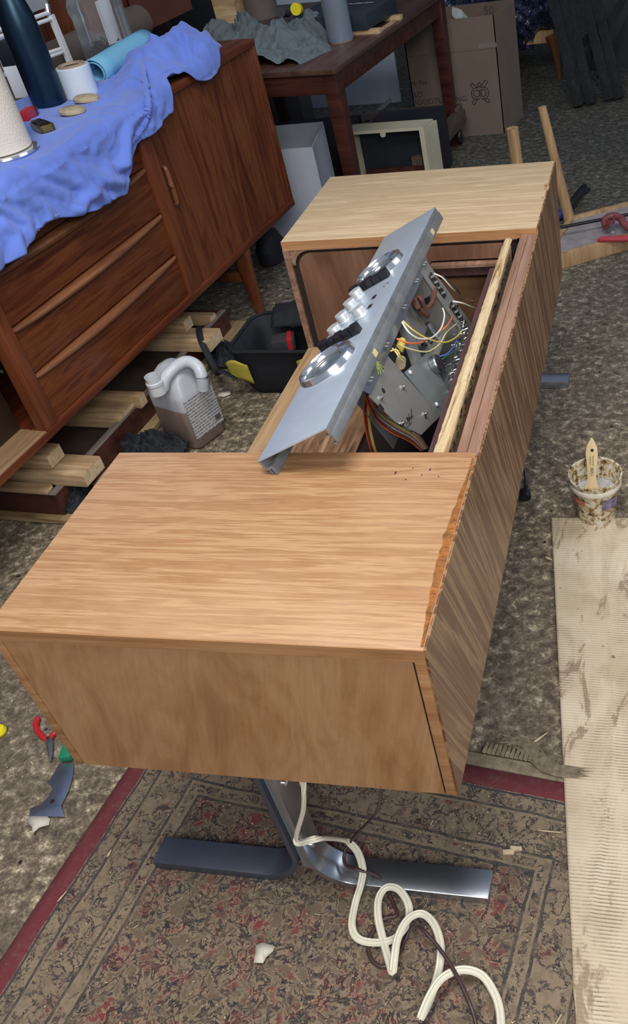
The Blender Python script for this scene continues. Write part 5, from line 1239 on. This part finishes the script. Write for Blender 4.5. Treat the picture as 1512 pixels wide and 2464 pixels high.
mb = MB(); mb.tube(smooth_path([(.0, -.02, .07), (-.05, -.02, .10), (-.10, .05, .05), (-.16, .12, .12), (-.20, .20, .13)], 6), .006, 8, flat=(.010, .003)); part('strap', mb, M['bagblack'], bg_)
mb = MB(); mb.grid(lambda a, b_: V((.08+.20*a, .12+.10*b_, bh+.01+.07*math.sin(math.pi*b_*.8)*(.5+.5*a)+.012*foldn(a*2, b_*2))), 16, 12); o = part('lid_flap', mb, M['bagblack'], bg_, ang=70); so = o.modifiers.new('s', 'SOLIDIFY'); so.thickness = .004
tq_ = root('tape_measure', (g0.x+.12, g0.y+.10, .105), .3, 'dark gadget with a red stripe inside the open tool bag', 'tool')
part('case', MB().box(-.035, .035, -.03, .03, 0, .035), mat('smoky_case', (.05, .05, .055), .2), tq_, bevel=.006); part('red_band', MB().box(.012, .026, -.0305, .0305, .001, .0358), M['red'], tq_, bevel=.001)
# dark cloths on the floor
def rag(c, rx, ry, h, lab, nm='black_rag'):
    mb = MB()
    mb.grid(lambda a, b_: V((c.x+rx*(2*a-1)*math.sqrt(max(0, 1-(2*b_-1)**2*.5)), c.y+ry*(2*b_-1)*math.sqrt(max(0, 1-(2*a-1)**2*.5)), .004+max(0, (1-((2*a-1)**2+(2*b_-1)**2)*.55))*h*(.7+1.2*abs(foldn(a*1.2+c.x, b_*1.2))))), 40, 40)
    solo(nm, mb, M['bagblack'], lab, 'rag', ang=70)
rag(P(370, 1085), .12, .055, .05, 'crumpled black rag on the floor at the foot of the jug')
rag(P(195, 1215), .05, .06, .05, 'crumpled black rag beside the corner of the plinth frame')
rag(P(540, 868)+V((-.0, .0, 0)), .05, .07, .05, 'black rag between the timber blocks and the tool bag')
# black boot like object behind the sideboard leg
p = P(650, 640); solo('black_bag', MB().lathe([(.001, 0), (.05, .01), (.055, .06), (.035, .11), (.001, .13)], Matrix.Translation((p.x, p.y+.05, 0)) @ Matrix.Scale(1.5, 4, (0, 1, 0)), 20), M['bagblack'], 'small black bag on the floor behind the sideboard leg', 'bag')

# ================================================================ SMALL TOOLS AND SCRAPS
# painter's multi-tool
sT, sL, sR = P(160, 1838, .008), P(71, 1966, .004), P(157, 1966, .004)
def fz(u, v, z=.004): return P(u, v, z)
bl_ = [(143, 1838), (178, 1838), (176, 1868), (165, 1905), (148, 1940), (157, 1966), (70, 1966), (75, 1945), (97, 1940), (118, 1918), (126, 1900), (122, 1890), (115, 1884), (131, 1862)]
sc_ = root('scraper', P(120, 1950), 0, 'painter scraper with steel blade and green handle on the floor by the console corner', 'scraper')
oo = P(120, 1950)
part('blade', MB().prism([fz(u, v)-oo for u, v in bl_], (0, 0, .002)), mat('blade_steel', (.36, .41, .52), .3, .9, .2, 30), sc_, bevel=.0004)
q = fz(126, 1928, .0064)-oo; part('blade_hole', MB().lathe([(.0045, 0), (.0045, .0003)], Matrix.Translation(q), 12), M['groove'], sc_)
g_ = fz(161, 1834, .004)-oo; gd_ = (fz(172, 1800, .004)-oo)-g_; gd_.z = 0; gd_.normalize(); part('handle', MB().beam(g_+V((0, 0, .008)), g_+gd_*.10+V((0, 0, .008)), .024, .016), M['greenp'], sc_, bevel=.004)
# pliers
pr = root('pliers', P(115, 1785), 0, 'small pliers with red handles on the floor beside the console corner', 'pliers'); po = P(115, 1785)
part('handle', MB().tube(smooth_path([P(u, v, .008)-po for u, v in ((92, 1726), (86, 1745), (93, 1762), (108, 1777), (116, 1783))], 5), [.0045]+[.006]*14+[.005]*6, 10), M['red'], pr)
part('handle', MB().tube(smooth_path([P(u, v, .008)-po for u, v in ((150, 1740), (138, 1758), (126, 1770), (120, 1782))], 5), .005, 10), M['red'], pr)
part('jaws', MB().tube(smooth_path([P(u, v, .008)-po for u, v in ((117, 1776), (120, 1795), (122, 1815), (121, 1830))], 4), [.0055, .0065, .007, .007, .0065, .006, .0055, .005, .0045, .004, .0035, .003, .0025], 10), M['steel'], pr)
# yellow earplug like thing
p = P(2, 1765); solo('yellow_cap', MB().lathe([(.001, 0), (.013, .002), (.015, .008), (.012, .015), (.001, .017)], Matrix.Translation(p), 20), M['yellow'], 'small yellow plastic cap on the floor at the left edge', 'cap')
def scrap(pts, lab, z=.004, m='paper', nm='paper_scrap', lift=.006):
    c = V((0, 0, 0)); pp = []
    for i, (u, v) in enumerate(pts): pp.append(P(u, v, z)+V((0, 0, lift*random.random())))
    mb = MB(); c = sum(pp, V((0, 0, 0)))/len(pp)+V((0, 0, .003)); cv = mb.bm.verts.new(c); vv = [mb.bm.verts.new(p_) for p_ in pp]
    for i in range(len(vv)): mb.bm.faces.new((cv, vv[i], vv[(i+1) % len(vv)]))
    o = solo(nm, mb, M[m], lab, 'scrap'); so = o.modifiers.new('s', 'SOLIDIFY'); so.thickness = .0008; return o
scrap([(63, 1975), (75, 1966), (115, 1966), (122, 1972), (118, 1985), (95, 1992), (82, 2008), (78, 1992)], 'torn whitish paper scrap under the scraper blade')
scrap([(616, 2275), (632, 2268), (662, 2278), (658, 2290), (640, 2305), (635, 2320), (611, 2318), (615, 2295)], 'torn cream paper scrap lying on the middle of the rug', .009)
scrap([(524, 948), (540, 942), (555, 940), (556, 952), (540, 955), (526, 956)], 'pale paper scrap on the floor beside the jug', .002)
mb = MB(); p = P(1232, 2048, .0095); mb.beam(p+V((-.014, -.004, 0)), p+V((.004, -.001, 0)), .008, .006); mb.beam(p+V((.0, .003, .0)), p+V((.016, .006, 0)), .007, .006); mb.beam(p+V((-.003, .006, 0)), p+V((.012, .004, .003)), .006, .005)
solo('masonry_crumb', mb, M['chip'], 'pale wooden peg crumbs on the rug right of the steel foot', 'crumbs', bevel=.0012)
for (a, b_, w_, lab, z) in (((1280, 1790), (1318, 1763), .007, 'brown splinter on the floor above the rug fringe', .003), ((1296, 1998), (1350, 2003), .004, 'thin tan splinter on the rug beside the cardboard edge', .009), ((1312, 1340), (1330, 1348), .010, 'pale chip of wood beside the cardboard left edge', .003), ((1338, 2464), (1352, 2440), .003, 'white splinter on the rug at the bottom right', .009), ((138, 2170), (160, 2145), .004, 'long pale shaving on the red rug band', .009), ((258, 2062), (268, 2045), .006, 'yellowish curled shaving on the left of the rug', .009)):
    solo('splinter', MB().tube([P(*a, z), P(*a, z).lerp(P(*b_, z+.001), .4), P(*b_, z+.001)], [.0006, w_*.35, .0006], 5), M['chip'], lab, 'splinter')
# countless small shavings
mb = MB(); rs = random.Random(11)
def chipat(x, y, z):
    a = rs.uniform(0, 6.28); l_ = rs.uniform(.001, .0035)*(3.2 if rs.random() < .05 else 1); d = V((math.cos(a), math.sin(a), rs.uniform(-.05, .2)))*l_
    mb.beam(V((x, y, z)), V((x, y, z+.0006))+d, rs.uniform(.0006, .0014), .0004)
for i in range(420): 
    x, y = rs.uniform(-.65, .0), rs.uniform(-.35, .7)
    chipat(x, y, .0012)
for i in range(380): chipat(rs.uniform(.35, 1.3), rs.uniform(.35, 2.6), .0012)
for i in range(350): chipat(rs.uniform(-.6, 1.2), rs.uniform(1.6, 4), .0012)
for i in range(520): chipat(rs.uniform(-.1, .68), rs.uniform(-.3, .2), .0075)
solo('wood_shavings', mb, M['chip'], 'pale wood shavings and sawdust specks scattered over the floor and rug', 'shavings', kind='stuff')
